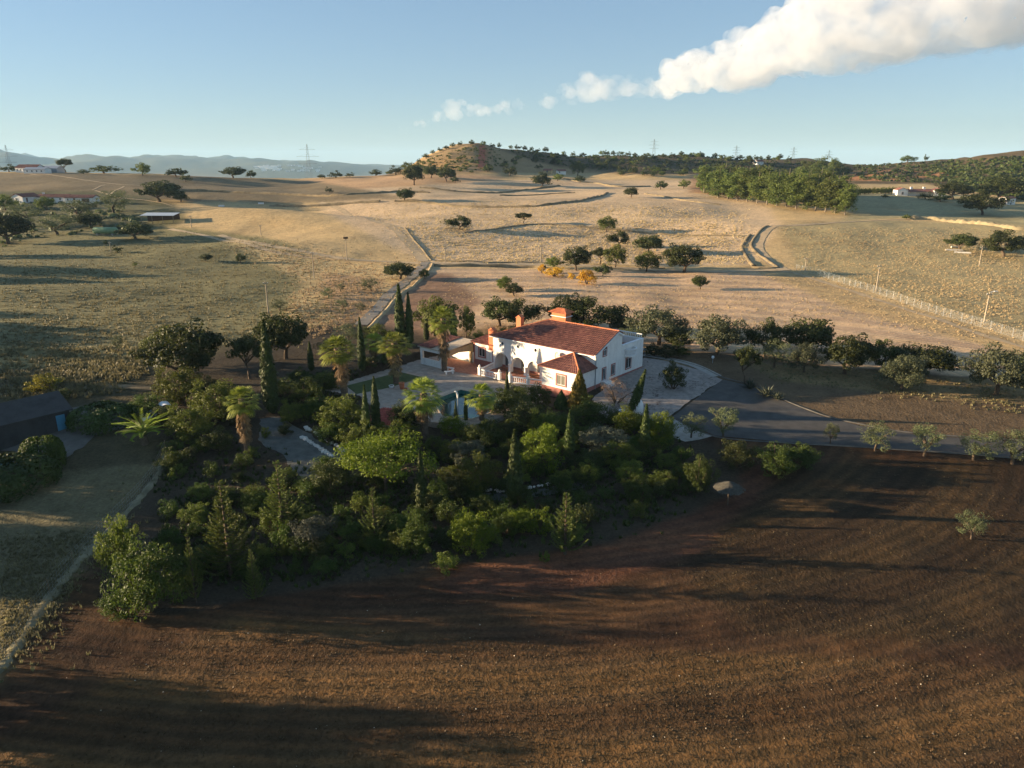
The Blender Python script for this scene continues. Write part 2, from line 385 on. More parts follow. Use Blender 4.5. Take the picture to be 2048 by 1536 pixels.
m, n, l, p = nodemat('ground')
geo = N(n, 'ShaderNodeNewGeometry'); pos = geo.outputs['Position']
at = N(n, 'ShaderNodeAttribute', attribute_name='soil'); az = N(n, 'ShaderNodeAttribute', attribute_name='zone')
sx = N(n, 'ShaderNodeSeparateColor'); l.new(az.outputs['Color'], sx.inputs[0])
n1 = noise_tex(n, l, pos, 0.045, 5, 0.6, 0.6); n2 = noise_tex(n, l, pos, 0.55, 5, 0.7); n3 = noise_tex(n, l, pos, 3.2, 3, 0.7)
r1 = ramp(n, l, n1.outputs['Fac'], [(0.3, (0.80, 0.78, 0.75)), (0.5, (1, 1, 1)), (0.72, (1.12, 1.10, 1.06))])
r2 = ramp(n, l, n2.outputs['Fac'], [(0.3, (0.74, 0.73, 0.71)), (0.5, (1, 1, 1)), (0.72, (1.2, 1.18, 1.14))])
r3 = ramp(n, l, n3.outputs['Fac'], [(0.3, (0.66, 0.65, 0.63)), (0.7, (1.3, 1.3, 1.3))])
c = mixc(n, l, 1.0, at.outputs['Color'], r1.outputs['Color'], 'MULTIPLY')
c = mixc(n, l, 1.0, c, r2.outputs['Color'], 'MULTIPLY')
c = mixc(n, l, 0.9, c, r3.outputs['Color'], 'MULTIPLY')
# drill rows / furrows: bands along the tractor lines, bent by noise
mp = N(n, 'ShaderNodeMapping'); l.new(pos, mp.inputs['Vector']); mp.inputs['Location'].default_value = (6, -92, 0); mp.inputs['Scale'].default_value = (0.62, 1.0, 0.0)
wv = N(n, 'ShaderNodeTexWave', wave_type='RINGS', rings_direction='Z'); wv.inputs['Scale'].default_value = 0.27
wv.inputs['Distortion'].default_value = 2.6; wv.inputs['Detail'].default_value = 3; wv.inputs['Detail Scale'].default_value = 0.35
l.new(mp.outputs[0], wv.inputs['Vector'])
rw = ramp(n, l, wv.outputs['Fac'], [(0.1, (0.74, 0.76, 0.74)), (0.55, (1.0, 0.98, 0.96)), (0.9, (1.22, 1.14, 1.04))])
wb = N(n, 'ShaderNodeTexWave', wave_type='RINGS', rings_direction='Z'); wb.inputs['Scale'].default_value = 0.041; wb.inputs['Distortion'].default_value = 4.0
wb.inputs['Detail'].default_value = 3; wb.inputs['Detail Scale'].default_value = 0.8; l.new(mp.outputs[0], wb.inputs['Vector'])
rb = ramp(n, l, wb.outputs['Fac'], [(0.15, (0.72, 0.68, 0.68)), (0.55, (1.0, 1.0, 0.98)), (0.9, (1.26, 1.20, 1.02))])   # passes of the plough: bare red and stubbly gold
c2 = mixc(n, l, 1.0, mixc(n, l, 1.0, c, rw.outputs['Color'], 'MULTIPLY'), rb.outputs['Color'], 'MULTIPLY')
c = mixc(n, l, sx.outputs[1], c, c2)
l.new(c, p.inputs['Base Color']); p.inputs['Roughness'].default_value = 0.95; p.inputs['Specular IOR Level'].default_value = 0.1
bmx = N(n, 'ShaderNodeMath', operation='MULTIPLY_ADD'); l.new(n2.outputs['Fac'], bmx.inputs[0]); bmx.inputs[1].default_value = 1.6
l.new(n3.outputs['Fac'], bmx.inputs[2])
bmy = N(n, 'ShaderNodeMath', operation='MULTIPLY_ADD'); l.new(wv.outputs['Fac'], bmy.inputs[0]); hf = N(n, 'ShaderNodeMath', operation='MULTIPLY'); l.new(sx.outputs[1], hf.inputs[0]); hf.inputs[1].default_value = 0.28; l.new(hf.outputs[0], bmy.inputs[1]); l.new(bmx.outputs[0], bmy.inputs[2])
bp = N(n, 'ShaderNodeBump'); bp.inputs['Distance'].default_value = 0.32
l.new(sx.outputs[0], bp.inputs['Strength']); l.new(bmy.outputs[0], bp.inputs['Height']); l.new(bp.outputs['Normal'], p.inputs['Normal'])

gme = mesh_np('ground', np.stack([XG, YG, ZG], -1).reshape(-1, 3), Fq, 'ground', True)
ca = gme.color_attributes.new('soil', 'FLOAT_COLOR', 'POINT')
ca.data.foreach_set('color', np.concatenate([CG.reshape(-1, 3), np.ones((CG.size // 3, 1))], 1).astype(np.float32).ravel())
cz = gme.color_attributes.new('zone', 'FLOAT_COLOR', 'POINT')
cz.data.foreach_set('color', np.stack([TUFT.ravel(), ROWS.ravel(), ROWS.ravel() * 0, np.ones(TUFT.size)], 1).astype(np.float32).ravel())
tag(link('ground', gme), kind='structure')

# ------------------------------------------------------------------ air
hz = MB().box(-21000, 21000, -160, 21000, -110, 330).build('haze', 'ground'); tag(hz, kind='stuff')
hz.data.materials.clear()
hm = bpy.data.materials.new('haze'); hm.use_nodes = True; hn = hm.node_tree.nodes; hn.remove(hn['Principled BSDF'])
hv = hn.new('ShaderNodeVolumePrincipled'); hv.inputs['Color'].default_value = (0.46, 0.73, 1.0, 1); hv.inputs['Density'].default_value = 5.0e-5
hv.inputs['Anisotropy'].default_value = 0.0
hm.node_tree.links.new(hv.outputs[0], hn['Material Output'].inputs['Volume']); hz.data.materials.append(hm)
hz.display_type = 'WIRE'

# ------------------------------------------------------------------ clouds: a street of cumulus at one height, receding to the left
def cloudmat(name, dmax, lo, hi):
    cm = bpy.data.materials.new(name); cm.use_nodes = True; cn = cm.node_tree.nodes; cl_ = cm.node_tree.links; cn.remove(cn['Principled BSDF'])
    cv = cn.new('ShaderNodeVolumePrincipled'); cv.inputs['Color'].default_value = (0.85, 0.87, 0.905, 1); cv.inputs['Anisotropy'].default_value = 0.1; cg = cn.new('ShaderNodeNewGeometry')
    c1 = noise_tex(cn, cl_, cg.outputs['Position'], 0.0065, 6, 0.66, 0.4); cr = cn.new('ShaderNodeMapRange')
    for k, v in (('From Min', lo), ('From Max', hi), ('To Min', 0.0), ('To Max', dmax)): cr.inputs[k].default_value = v
    cl_.new(c1.outputs['Fac'], cr.inputs['Value']); cl_.new(cr.outputs[0], cv.inputs['Density']); cl_.new(cv.outputs[0], cn['Material Output'].inputs['Volume']); MATS[name] = cm
cloudmat('cloud', 0.011, 0.38, 0.80); cloudmat('cloud_thin', 0.0045, 0.36, 0.80)
SC.cycles.volume_step_rate = 3.0; SC.cycles.volume_max_steps = 96
_b = bmesh.new(); bmesh.ops.create_icosphere(_b, subdivisions=2, radius=1); ICO_V = np.array([v.co[:] for v in _b.verts]); ICO_F = np.array([[v.index for v in f.verts] for f in _b.faces]); _b.free()
def cloud(label, spine, seed, vox, mat='cloud'):
    """spine: (px, base row, top row, half width in px, distance); heaps of puffs on a level base"""
    r_ = np.random.default_rng(seed); c0 = None; VV = []; FF = []
    for px, yb, yt, hw, d in spine:
        n = max(10, int((yb - yt) * hw / 55))
        for k in range(n):
            t = r_.uniform(0, 1) ** 0.8; x = px + r_.normal(0, .55) * hw; y = yb + (yt - yb) * t * (1 - 0.25 * abs(r_.normal(0, 1)))
            rp = (yb - yt) * r_.uniform(.16, .36) * (1 - .35 * t); dd = d * (1 + r_.normal(0, .018)); q = ray(x, y - rp * .55); c = Vector((q[0]*dd, q[1]*dd, CAMH + q[2]*dd)); rad = rp * dd / FPX
            if c0 is None: c0 = Vector((c.x, c.y, 0))
            FF.append(ICO_F + len(VV) * len(ICO_V)); VV.append(np.array(c - c0) + ICO_V * rad * np.array([1.25, 1.15, .82]))
    me = mesh_np('cloud', np.concatenate(VV), np.concatenate(FF), mat)
    o = link('cloud', me, None, c0); tag(o, label, 'cloud')
    md = o.modifiers.new('merge', 'REMESH'); md.mode = 'VOXEL'; md.voxel_size = vox
    for nm, sc, st in (('billow', 130, 70), ('curl', 45, 30)):
        tx = bpy.data.textures.new(nm + str(seed), 'CLOUDS'); tx.noise_scale = sc; tx.noise_depth = 2; tx.noise_type = 'SOFT_NOISE'
        d2 = o.modifiers.new(nm, 'DISPLACE'); d2.texture = tx; d2.strength = st; d2.mid_level = 0.4; d2.texture_coords = 'GLOBAL'
    if vox < 24: tag(o, kind='stuff')
    return o
cloud('large white cumulus bank with a grey base filling the upper right sky', [(2230,60,-110,70,4100),(2130,72,-90,70,4150),(2030,84,-62,65,4200),(1930,95,-48,65,4260),(1830,106,-36,60,4330),(1740,120,-24,56,4400),(1650,136,0,52,4500),(1580,152,38,46,4650),(1510,168,72,40,4800),(1450,180,96,36,4950),(1400,187,112,32,5080),(1350,190,128,28,5200),(1310,190,160,22,5300)], 5, 24)
cloud('middle-sized white cloud puff left of the large cumulus bank', [(1330,198,165,26,5350),(1290,197,160,26,5500),(1250,198,156,24,5650),(1215,198,148,22,5850),(1175,202,150,22,5950),(1135,208,172,18,6100),(1095,216,188,24,6300),(1050,224,200,24,6450),(1010,230,208,22,6600),(965,236,214,22,6800)], 6, 22, 'cloud_thin')
cloud('small faint cloud heap farthest left, low above the hill', [(980,232,204,20,7300),(945,236,204,20,7600),(910,240,200,18,7700),(875,248,222,14,7850),(845,254,238,14,7950),(810,262,250,12,8100)], 8, 22, 'cloud_thin')
cloud('single faint cloud tuft between the two smaller clouds', [(1000,222,200,14,7000)], 9, 22, 'cloud_thin')

# ------------------------------------------------------------------ plants: leaf clouds in numpy
def leaves(C, Nrm, size, asp, r_, jit=0.55):
    """one folded-flat rhombus per centre; Nrm steers the facing"""
    n = len(C); nr = Nrm + r_.normal(0, jit, (n, 3)); nr /= np.linalg.norm(nr, axis=1, keepdims=True) + 1e-9
    a = np.cross(nr, r_.normal(0, 1, (n, 3))); a /= np.linalg.norm(a, axis=1, keepdims=True) + 1e-9
    b = np.cross(nr, a); s = (size * r_.uniform(0.6, 1.35, n))[:, None]
    V = np.stack([C - a*s*0.5, C - b*s*0.5*asp, C + a*s*0.5, C + b*s*0.5*asp], 1).reshape(-1, 3)
    return V, np.arange(4*n).reshape(n, 4)
def join(parts):
    V = []; Fc = []; b = 0
    for v, f in parts: V.append(v); Fc.append(f + b); b += len(v)
    return np.concatenate(V), np.concatenate(Fc)
def clumpy(seed, rx, ry, rz, zc, ncl, clr, nper, size, asp=0.6, zlo=-0.35, inner=0.55, jit=0.6):
    """a crown of many leafy clumps spread through an uneven ellipsoid, open between them"""
    r_ = np.random.default_rng(seed); parts = []; cs = []
    while len(cs) < ncl:
        d = r_.normal(0, 1, 3); d /= np.linalg.norm(d)
        if d[2] < zlo: continue
        lump = 1 + 0.22*math.sin(3*math.atan2(d[1], d[0]) + seed) + 0.12*math.sin(5*d[2] + 2*math.atan2(d[1], d[0]))
        k = r_.uniform(inner, 1.0) * lump
        cs.append(np.array([d[0]*rx*k, d[1]*ry*k, zc + d[2]*rz*k]))
    for c in cs:
        cr = clr * r_.uniform(0.6, 1.35); n = int(nper * r_.uniform(0.6, 1.3))
        d = r_.normal(0, 1, (n, 3)); d /= np.linalg.norm(d, axis=1, keepdims=True)
        k = r_.uniform(0.45, 1.0, (n, 1)) ** 0.5
        P = c + d * k * cr * np.array([1, 1, 0.72])
        parts.append(leaves(P, d + np.array([0, 0, 0.35]), size, asp, r_, jit))
    return join(parts), cs
def limbs(cs, base_r, fork, seed, lean=(0, 0), nlimb=7):
    r_ = np.random.default_rng(seed); mb = MB(); f = Vector((lean[0], lean[1], fork))
    mb.tube([(0, 0, -0.5), (lean[0]*0.3 + r_.normal(0, .05), lean[1]*0.3, fork*0.5), f], [base_r*1.25, base_r, base_r*0.85], 7)
    order = sorted(cs, key=lambda c: -abs(c[0]) - abs(c[1]))[:nlimb]
    for c in order:
        c = Vector(c); mid_ = f.lerp(c, 0.5) + Vector((r_.normal(0, .2), r_.normal(0, .2), 0.25))
        mb.tube([f, mid_, c], [base_r*0.6, base_r*0.35, base_r*0.12], 5)
    return mb
PROTO = {}
def proto(key, parts): PROTO[key] = parts                    # list of (part name, mesh)
leafmat('oak_leaf', (0.0279, 0.0372, 0.0087), (0.0713, 0.0837, 0.0198), 0.3)
leafmat('oak_leaf_light', (0.0612, 0.0828, 0.0115), (0.1368, 0.1584, 0.0245), 0.35)
leafmat('olive_leaf', (0.0713, 0.0900, 0.0375), (0.1425, 0.1613, 0.0713), 0.3)
leafmat('grey_oak_leaf', (0.050, 0.058, 0.028), (0.105, 0.112, 0.056), 0.3)
leafmat('cypress_leaf', (0.0280, 0.0434, 0.0084), (0.0735, 0.0945, 0.0168), 0.15, 1.5)
leafmat('golden_leaf', (0.1280, 0.1120, 0.0096), (0.2880, 0.2160, 0.0240), 0.3, 1.5)
leafmat('conifer_leaf', (0.0578, 0.0816, 0.0150), (0.1360, 0.1598, 0.0286), 0.3, 1.5)
leafmat('shrub_leaf', (0.0322, 0.0537, 0.0086), (0.0894, 0.1216, 0.0186), 0.35)
leafmat('bright_leaf', (0.0734, 0.1071, 0.0073), (0.1591, 0.1958, 0.0172), 0.4)
leafmat('grey_leaf', (0.0600, 0.0690, 0.0450), (0.1140, 0.1230, 0.0780))
leafmat('yellow_leaf', (0.55, 0.34, 0.02), (0.75, 0.50, 0.04), 0.3)
leafmat('poplar_leaf', (0.0638, 0.0863, 0.0165), (0.1425, 0.1688, 0.0375), 0.3)
leafmat('lime_leaf', (0.20, 0.19, 0.02), (0.36, 0.32, 0.03), 0.3)
leafmat('dry_twig', (0.16, 0.11, 0.075), (0.34, 0.25, 0.18))
leafmat('palm_leaf', (0.1360, 0.1870, 0.0187), (0.2890, 0.3230, 0.0595), 0.35, 2.0)
leafmat('dead_frond', (0.16, 0.10, 0.045), (0.36, 0.245, 0.12), 0.15, 2.0)
leafmat('straw', (0.36, 0.265, 0.14), (0.50, 0.38, 0.21), 0.3, 0.4)
leafmat('green_straw', (0.15, 0.138, 0.065), (0.29, 0.25, 0.12), 0.3, 0.4)
plain('bark', (0.10, 0.07, 0.045), 0.9, 0.35, 4, 0.6, 14)
plain('pale_bark', (0.30, 0.26, 0.20), 0.9, 0.3, 4, 0.4, 14)
plain('grove_bark', (0.17, 0.14, 0.10), 0.9, 0.3, 4, 0.4, 14); plain('palm_bark', (0.14, 0.10, 0.065), 0.95, 0.4, 6, 0.8, 10)

def mk_oak(key, seed, mat, r=(3.6, 3.6, 2.3), zc=3.3, ncl=58, clr=1.0, nper=150, size=0.30, fork=1.3, br=0.26, lean=(0.3, 0.1), bark='bark', asp=0.6, zlo=-0.75):
    (V, Fc), cs = clumpy(seed, *r, zc, ncl, clr, nper, size, asp, zlo)
    proto(key, [('trunk', limbs(cs, br, fork, seed, lean).mesh('trunk', bark)), ('crown', mesh_np('crown', V, Fc, mat))])
mk_oak('oak0', 1, 'oak_leaf'); mk_oak('oak1', 2, 'oak_leaf', (3.9, 3.4, 2.2), 3.2, 52, 1.05, 150, 0.30, 1.3, 0.26, (-0.5, 0.1))
mk_oak('oak2', 3, 'oak_leaf_light', (3.5, 3.7, 2.6), 3.3, 62, 0.95, 140, 0.28, 1.3)
mk_oak('oak3', 4, 'oak_leaf', (3.4, 3.0, 1.8), 3.9, 34, 0.95, 150, 0.30, 1.9, 0.22, (0.9, 0.2), zlo=-0.35)
mk_oak('oak4', 14, 'grey_oak_leaf', (3.5, 3.6, 2.5), 3.3, 60, 0.95, 140, 0.27, 1.3)
mk_oak('olive0', 5, 'olive_leaf', (2.0, 2.0, 1.7), 2.3, 34, 0.65, 110, 0.20, 1.1, 0.15, (0.1, 0), asp=0.35)
mk_oak('olive1', 6, 'olive_leaf', (2.2, 1.8, 1.7), 2.3, 30, 0.65, 110, 0.20, 1.0, 0.15, (-0.2, 0), asp=0.35)
mk_oak('acacia', 7, 'bright_leaf', (4.6, 4.2, 1.7), 3.4, 70, 0.95, 120, 0.26, 1.6, 0.16, (0.2, 0), asp=0.4, zlo=-0.05)
for k in range(3):
    (V, Fc), cs = clumpy(20+k, 2.4, 2.4, 6.2, 6.6, 64, 1.25, 120, 0.42, 0.5, -0.95, 0.4)
    proto('poplar%d' % k, [('trunk', MB().tube([(0,0,-.5),(0.1,0,4),(0,.1,9),(0,0,13)], [.2,.16,.1,.03], 7).mesh('trunk', 'grove_bark')), ('crown', mesh_np('crown', V, Fc, 'poplar_leaf'))])
# far trees: fewer, larger leaf clumps
for k, mt in enumerate(('oak_leaf', 'oak_leaf', 'oak_leaf_light')):
    (V, Fc), cs = clumpy(40+k, 3.4, 3.3, 2.2, 2.9, 26, 1.1, 34, 0.62, 0.7, -0.8)
    proto('faroak%d' % k, [('trunk', limbs(cs, 0.25, 1.7, k, (0.2, 0), 4).mesh('trunk', 'bark')), ('crown', mesh_np('crown', V, Fc, mt))])
# rounded shrubs, leafy to the ground
for key, seed, mt, rr, ncl, sz in (('shrub0',60,'shrub_leaf',(1,1,0.8),34,0.13),('shrub1',61,'shrub_leaf',(1,0.9,0.95),40,0.12),('bright0',62,'bright_leaf',(1,1,0.95),36,0.13),
                                   ('bright1',63,'bright_leaf',(0.9,1,1.1),30,0.14),('grey0',64,'grey_leaf',(1.1,1,0.7),34,0.11),('yellow0',65,'yellow_leaf',(1,0.9,0.9),30,0.14),('lime0',69,'lime_leaf',(1,0.9,0.9),34,0.12),
                                   ('dry0',66,'dry_twig',(1,1,0.8),40,0.10),('light0',67,'oak_leaf_light',(1,1,0.9),36,0.13),('dark0',68,'oak_leaf',(1,0.95,0.85),38,0.13)):
    (V, Fc), cs = clumpy(seed, *rr, 0.85, ncl, 0.34, 70, sz, 0.5 if key != 'dry0' else 0.16, -0.85, 0.5, 0.7)
    st = MB()
    for c in cs[:9]: st.tube([(0, 0, -0.2), (c[0]*0.5, c[1]*0.5, c[2]*0.6), tuple(c)], [0.045, 0.03, 0.012], 4)
    proto(key, [('stems', st.mesh('stems', 'bark')), ('foliage', mesh_np('foliage', V, Fc, mt))])
for key, seed, mt in (('shrub0',160,'shrub_leaf'),('shrub1',161,'shrub_leaf'),('bright0',162,'bright_leaf'),('bright1',163,'bright_leaf'),('grey0',164,'grey_leaf'),('light0',167,'oak_leaf_light'),('dark0',168,'oak_leaf')):
    (V, Fc), cs = clumpy(seed, 2.3, 2.2, 1.9, 2.0, 90, 0.55, 110, 0.17, 0.5, -0.85, 0.5, 0.7); st = MB()
    for c in cs[:12]: st.tube([(0, 0, -0.3), (c[0]*0.5, c[1]*0.5, c[2]*0.6), tuple(c)], [0.09, 0.06, 0.02], 4)
    proto(key + 'L', [('stems', st.mesh('stems', 'bark')), ('foliage', mesh_np('foliage', V, Fc, mt))])
def mk_hedge(key, seed, mat):
    r_ = np.random.default_rng(seed); n = 5200; d = r_.normal(0, 1, (n, 3)); d /= np.linalg.norm(d, axis=1, keepdims=True)
    d[:, 2] = np.abs(d[:, 2]); q = np.sign(d) * np.abs(d) ** 0.6 * r_.uniform(0.9, 1.0, (n, 1))
    V, Fc = leaves(q, d, 0.10, 0.6, r_, 0.5)
    proto(key, [('stems', MB().tube([(0, 0, -.2), (0, 0, .7)], .05, 5).mesh('stems', 'bark')), ('foliage', mesh_np('foliage', V, Fc, mat))])
mk_hedge('hedge0', 70, 'shrub_leaf'); mk_hedge('hedge1', 71, 'cypress_leaf')
def mk_cypress(key, seed, mat, rad=0.62, h=10.0, n=5200, size=0.24, belly=0.45, lump=0.12):
    r_ = np.random.default_rng(seed); t = r_.uniform(0.015, 1, n) ; a = r_.uniform(0, 2*math.pi, n)
    prof = np.minimum(1, (t / 0.10) ** 0.6) * np.minimum(1, ((1 - t) / (1 - belly)) ** 0.75)
    rr = rad * prof * (1 + lump * np.sin(4*a + 9*t*6.28) + r_.normal(0, 0.10, n)) * r_.uniform(0.8, 1.05, n) + 0.02
    C = np.stack([np.cos(a)*rr, np.sin(a)*rr, t*h], 1); nr = np.stack([np.cos(a), np.sin(a), np.full(n, 0.35)], 1)
    nr += r_.normal(0, 0.35, (n, 3)); nr /= np.linalg.norm(nr, axis=1, keepdims=True)
    up = np.array([0, 0, 1.0]) + r_.normal(0, 0.25, (n, 3)); b = np.cross(nr, up); b /= np.linalg.norm(b, axis=1, keepdims=True); u = np.cross(b, nr)
    s = (size * r_.uniform(0.6, 1.4, n))[:, None]
    V = np.stack([C - u*s*0.6, C - b*s*0.3, C + u*s, C + b*s*0.3], 1).reshape(-1, 3)
    proto(key, [('trunk', MB().tube([(0,0,-.4),(0,0,h*.5),(0,0,h*.93)], [rad*.28, rad*.18, .02], 6).mesh('trunk', 'bark')),
                ('crown', mesh_np('crown', V, np.arange(4*n).reshape(n, 4), mat))])
mk_cypress('cypress0', 80, 'cypress_leaf'); mk_cypress('cypress1', 81, 'cypress_leaf', 0.62, 10, 5200, 0.26, 0.35, 0.2)
mk_cypress('golden', 82, 'golden_leaf', 1.35, 5.5, 6500, 0.24, 0.25, 0.10); mk_cypress('egg', 83, 'cypress_leaf', 1.0, 2.6, 3500, 0.18, 0.3, 0.06)
def mk_conifer(key, seed, h=9.0, rad=2.6, tiers=15, per=7, up=0.5):
    r_ = np.random.default_rng(seed); br = MB(); parts = []
    br.tube([(0,0,-.4),(0.05,0,h*.5),(0,0,h)], [.2,.12,.015], 6)
    for i in range(tiers):
        t = (i + 0.6) / tiers; z0 = h * (0.05 + 0.93 * t); L = rad * (1 - t) ** 1.25 + 0.22
        for k in range(per if t < 0.8 else 5):
            a = 2*math.pi*(k + r_.uniform(-.3, .3)) / per + i*0.9; l_ = L * r_.uniform(0.55, 1.2)
            d = np.array([math.cos(a), math.sin(a), 0]); m_ = max(4, int(l_ * 16)); q = np.linspace(0.12, 1, m_)
            pz = z0 + l_ * (up * q ** 1.6 - 0.12 * np.sin(q * 3.1))
            P = d[None] * (q * l_)[:, None]; P[:, 2] = pz
            br.tube([(0, 0, z0), tuple(P[m_//2]), tuple(P[-1])], [.035, .022, .008], 3)
            P = np.repeat(P, 5, 0) + r_.normal(0, 0.05, (m_*5, 3)) * np.array([1, 1, .6])
            side = np.array([-d[1], d[0], 0]); sg = r_.choice([-1, 1], m_*5)[:, None]
            dirn = d * 0.8 + side * sg * 0.8 + np.array([0, 0, .45]) + r_.normal(0, .2, (m_*5, 3)); dirn /= np.linalg.norm(dirn, axis=1, keepdims=True)
            nn_ = np.cross(dirn, r_.normal(0, 1, (m_*5, 3))); nn_ /= np.linalg.norm(nn_, axis=1, keepdims=True)
            s = (0.26 * r_.uniform(.6, 1.3, m_*5))[:, None]
            V = np.stack([P, P + dirn*s*.5 - nn_*s*.16, P + dirn*s, P + dirn*s*.5 + nn_*s*.16], 1).reshape(-1, 3)
            parts.append((V, np.arange(len(V)).reshape(-1, 4)))
    V, Fc = join(parts)
    proto(key, [('trunk', br.mesh('trunk', 'bark')), ('crown', mesh_np('crown', V, Fc, 'conifer_leaf'))])
mk_conifer('conifer0', 90); mk_conifer('conifer1', 91, 9, 2.2, 13, 6, 0.85)
def mk_fanpalm(key, seed, h=8.0, skirt=0.55):
    r_ = np.random.default_rng(seed); tr = MB()
    prof = [(0.42, -0.4), (0.36, 0.3)] + [(0.27 + 0.03 * (i % 2), 0.3 + (h-0.5) * i / 16) for i in range(1, 17)]
    tr.lathe(prof, 9)
    def fan(mb, base, dirv, pet, Lf, nseg, droop, spread=2.5):
        dirv = dirv / np.linalg.norm(dirv); side = np.cross(dirv, [0, 0, 1.0]); ns = np.linalg.norm(side)
        side = side / ns if ns > 1e-3 else np.array([1.0, 0, 0]); nrm = np.cross(side, dirv)
        hub = base + dirv * pet - np.array([0, 0, droop * pet * 0.3])
        mb.tube([tuple(base), tuple(hub)], [.022, .012], 3)
        for j in range(nseg):
            a = spread * (j / (nseg - 1) - 0.5); dd = dirv * math.cos(a) + side * math.sin(a); l_ = Lf * (1 - 0.22 * abs(a)) * r_.uniform(.9, 1.08)
            w = side * math.cos(a) - dirv * math.sin(a); w = w * Lf * 0.062
            mid_ = hub + dd * l_ * 0.6 + nrm * 0.03 * (-1) ** j - np.array([0, 0, droop * l_ * 0.12])
            tip = hub + dd * l_ - np.array([0, 0, droop * l_ * 0.45])
            mb.add([tuple(hub), tuple(mid_ - w), tuple(tip), tuple(mid_ + w)], [(0, 1, 2, 3)])
    g = MB(); top = np.array([0, 0, h])
    for i in range(46):
        a = i * 2.4 + r_.uniform(-.2, .2); e = R(82 - 118 * (i / 46) ** 0.85)
        d = np.array([math.cos(a) * math.cos(e), math.sin(a) * math.cos(e), math.sin(e)])
        fan(g, top - np.array([0, 0, .5 * i / 46]), d, r_.uniform(.75, 1.1), r_.uniform(.8, 1.05), 13, 0.35 + 0.9 * (i / 46))
    s = MB()
    for i in range(52):
        a = r_.uniform(0, 2*math.pi); z = h - 0.4 - skirt * h * r_.uniform(0, 1) ** 1.2; e = R(r_.uniform(-84, -66))
        d = np.array([math.cos(a) * math.cos(e), math.sin(a) * math.cos(e), math.sin(e)])
        fan(s, np.array([math.cos(a) * .25, math.sin(a) * .25, z]), d, r_.uniform(.4, .8), r_.uniform(.6, .9), 7, 0.25, 1.2)
    proto(key, [('trunk', tr.mesh('trunk', 'palm_bark')), ('fronds', g.mesh('fronds', 'palm_leaf')), ('dead_skirt', s.mesh('dead_skirt', 'dead_frond'))])
mk_fanpalm('palm0', 100); mk_fanpalm('palm1', 101, 8.0, 0.4); mk_fanpalm('palm2', 102, 5.0, 0.35)
def mk_datepalm(key, seed, n=26, L=3.4, h=0.9):
    r_ = np.random.default_rng(seed); g = MB(); tr = MB().lathe([(.5,-.3),(.48,h*.5),(.36,h)], 9)
    for i in range(n):
        a = i * 2.4; e = R(80 - 62 * i / n + r_.uniform(-5, 5)); l_ = L * r_.uniform(.8, 1.1); pts = []
        for k in range(9):
            q = k / 8; ee = e - R(70) * q * q
            pts.append(np.array([math.cos(a) * math.cos(ee) * l_ * q, math.sin(a) * math.cos(ee) * l_ * q, h + l_ * q * math.sin(e) - l_ * 0.55 * q * q * (1 - .35 * math.sin(e))]))
        g.tube([tuple(p_) for p_ in pts], [.035, .03, .028, .025, .022, .018, .014, .01, .005], 3)
        for k in range(44):
            q = 0.12 + 0.86 * k / 43; f_ = q * 8; i0 = min(int(f_), 7); P = pts[i0] * (1 - f_ + i0) + pts[i0+1] * (f_ - i0); d = pts[i0+1] - pts[i0]; d = d / np.linalg.norm(d)
            for sg in (-1, 1):
                sd = np.cross(d, [0, 0, 1.]) * sg; sd /= np.linalg.norm(sd) + 1e-6; v = d * .55 + sd * .8 + np.array([0, 0, .3]); lf = .48 * math.sin(min(1, q * 1.3 + .2) * 2.6) + .1
                w = np.cross(v, sd); w = w / (np.linalg.norm(w) + 1e-6) * 0.022
                g.add([tuple(P - w), tuple(P + v * lf), tuple(P + w)], [(0, 1, 2)])
    proto(key, [('trunk', tr.mesh('trunk', 'palm_bark')), ('fronds', g.mesh('fronds', 'palm_leaf'))])
mk_datepalm('datepalm', 110)
def mk_agave(key, seed):
    r_ = np.random.default_rng(seed); g = MB()
    for i in range(26):
        a = i * 2.4; e = R(75 - 55 * i / 26); l_ = r_.uniform(.7, 1.0); d = np.array([math.cos(a)*math.cos(e), math.sin(a)*math.cos(e), math.sin(e)]); s_ = np.array([-math.sin(a), math.cos(a), 0]) * .07
        m_ = d * l_ * .5; g.add([tuple(-s_*.6), tuple(m_ - s_), tuple(d * l_ - np.array([0, 0, .1])), tuple(m_ + s_), tuple(s_*.6), tuple(m_ - np.array([0, 0, .05]))], [(0, 1, 5), (1, 2, 5), (2, 3, 5), (3, 4, 5), (4, 0, 5)])
    proto(key, [('stems', MB().lathe([(.12,-.2),(.1,.15)], 6).mesh('stems', 'bark')), ('foliage', g.mesh('foliage', 'grey_leaf'))])
mk_agave('agave', 111)
DIM = {}
for k_, prt in PROTO.items():
    mx_ = np.zeros(3); mn_ = np.zeros(3)
    for nm_, me_ in prt:
        co = np.empty(len(me_.vertices)*3, np.float32); me_.vertices.foreach_get('co', co); co = co.reshape(-1, 3)
        lo_ = np.percentile(co, 1.0, 0); hi_ = np.percentile(co, 99.0, 0); mx_ = np.maximum(mx_, hi_); mn_ = np.minimum(mn_, lo_)
    DIM[k_] = ((mx_[0]-mn_[0]+mx_[1]-mn_[1])/2, mx_[2])
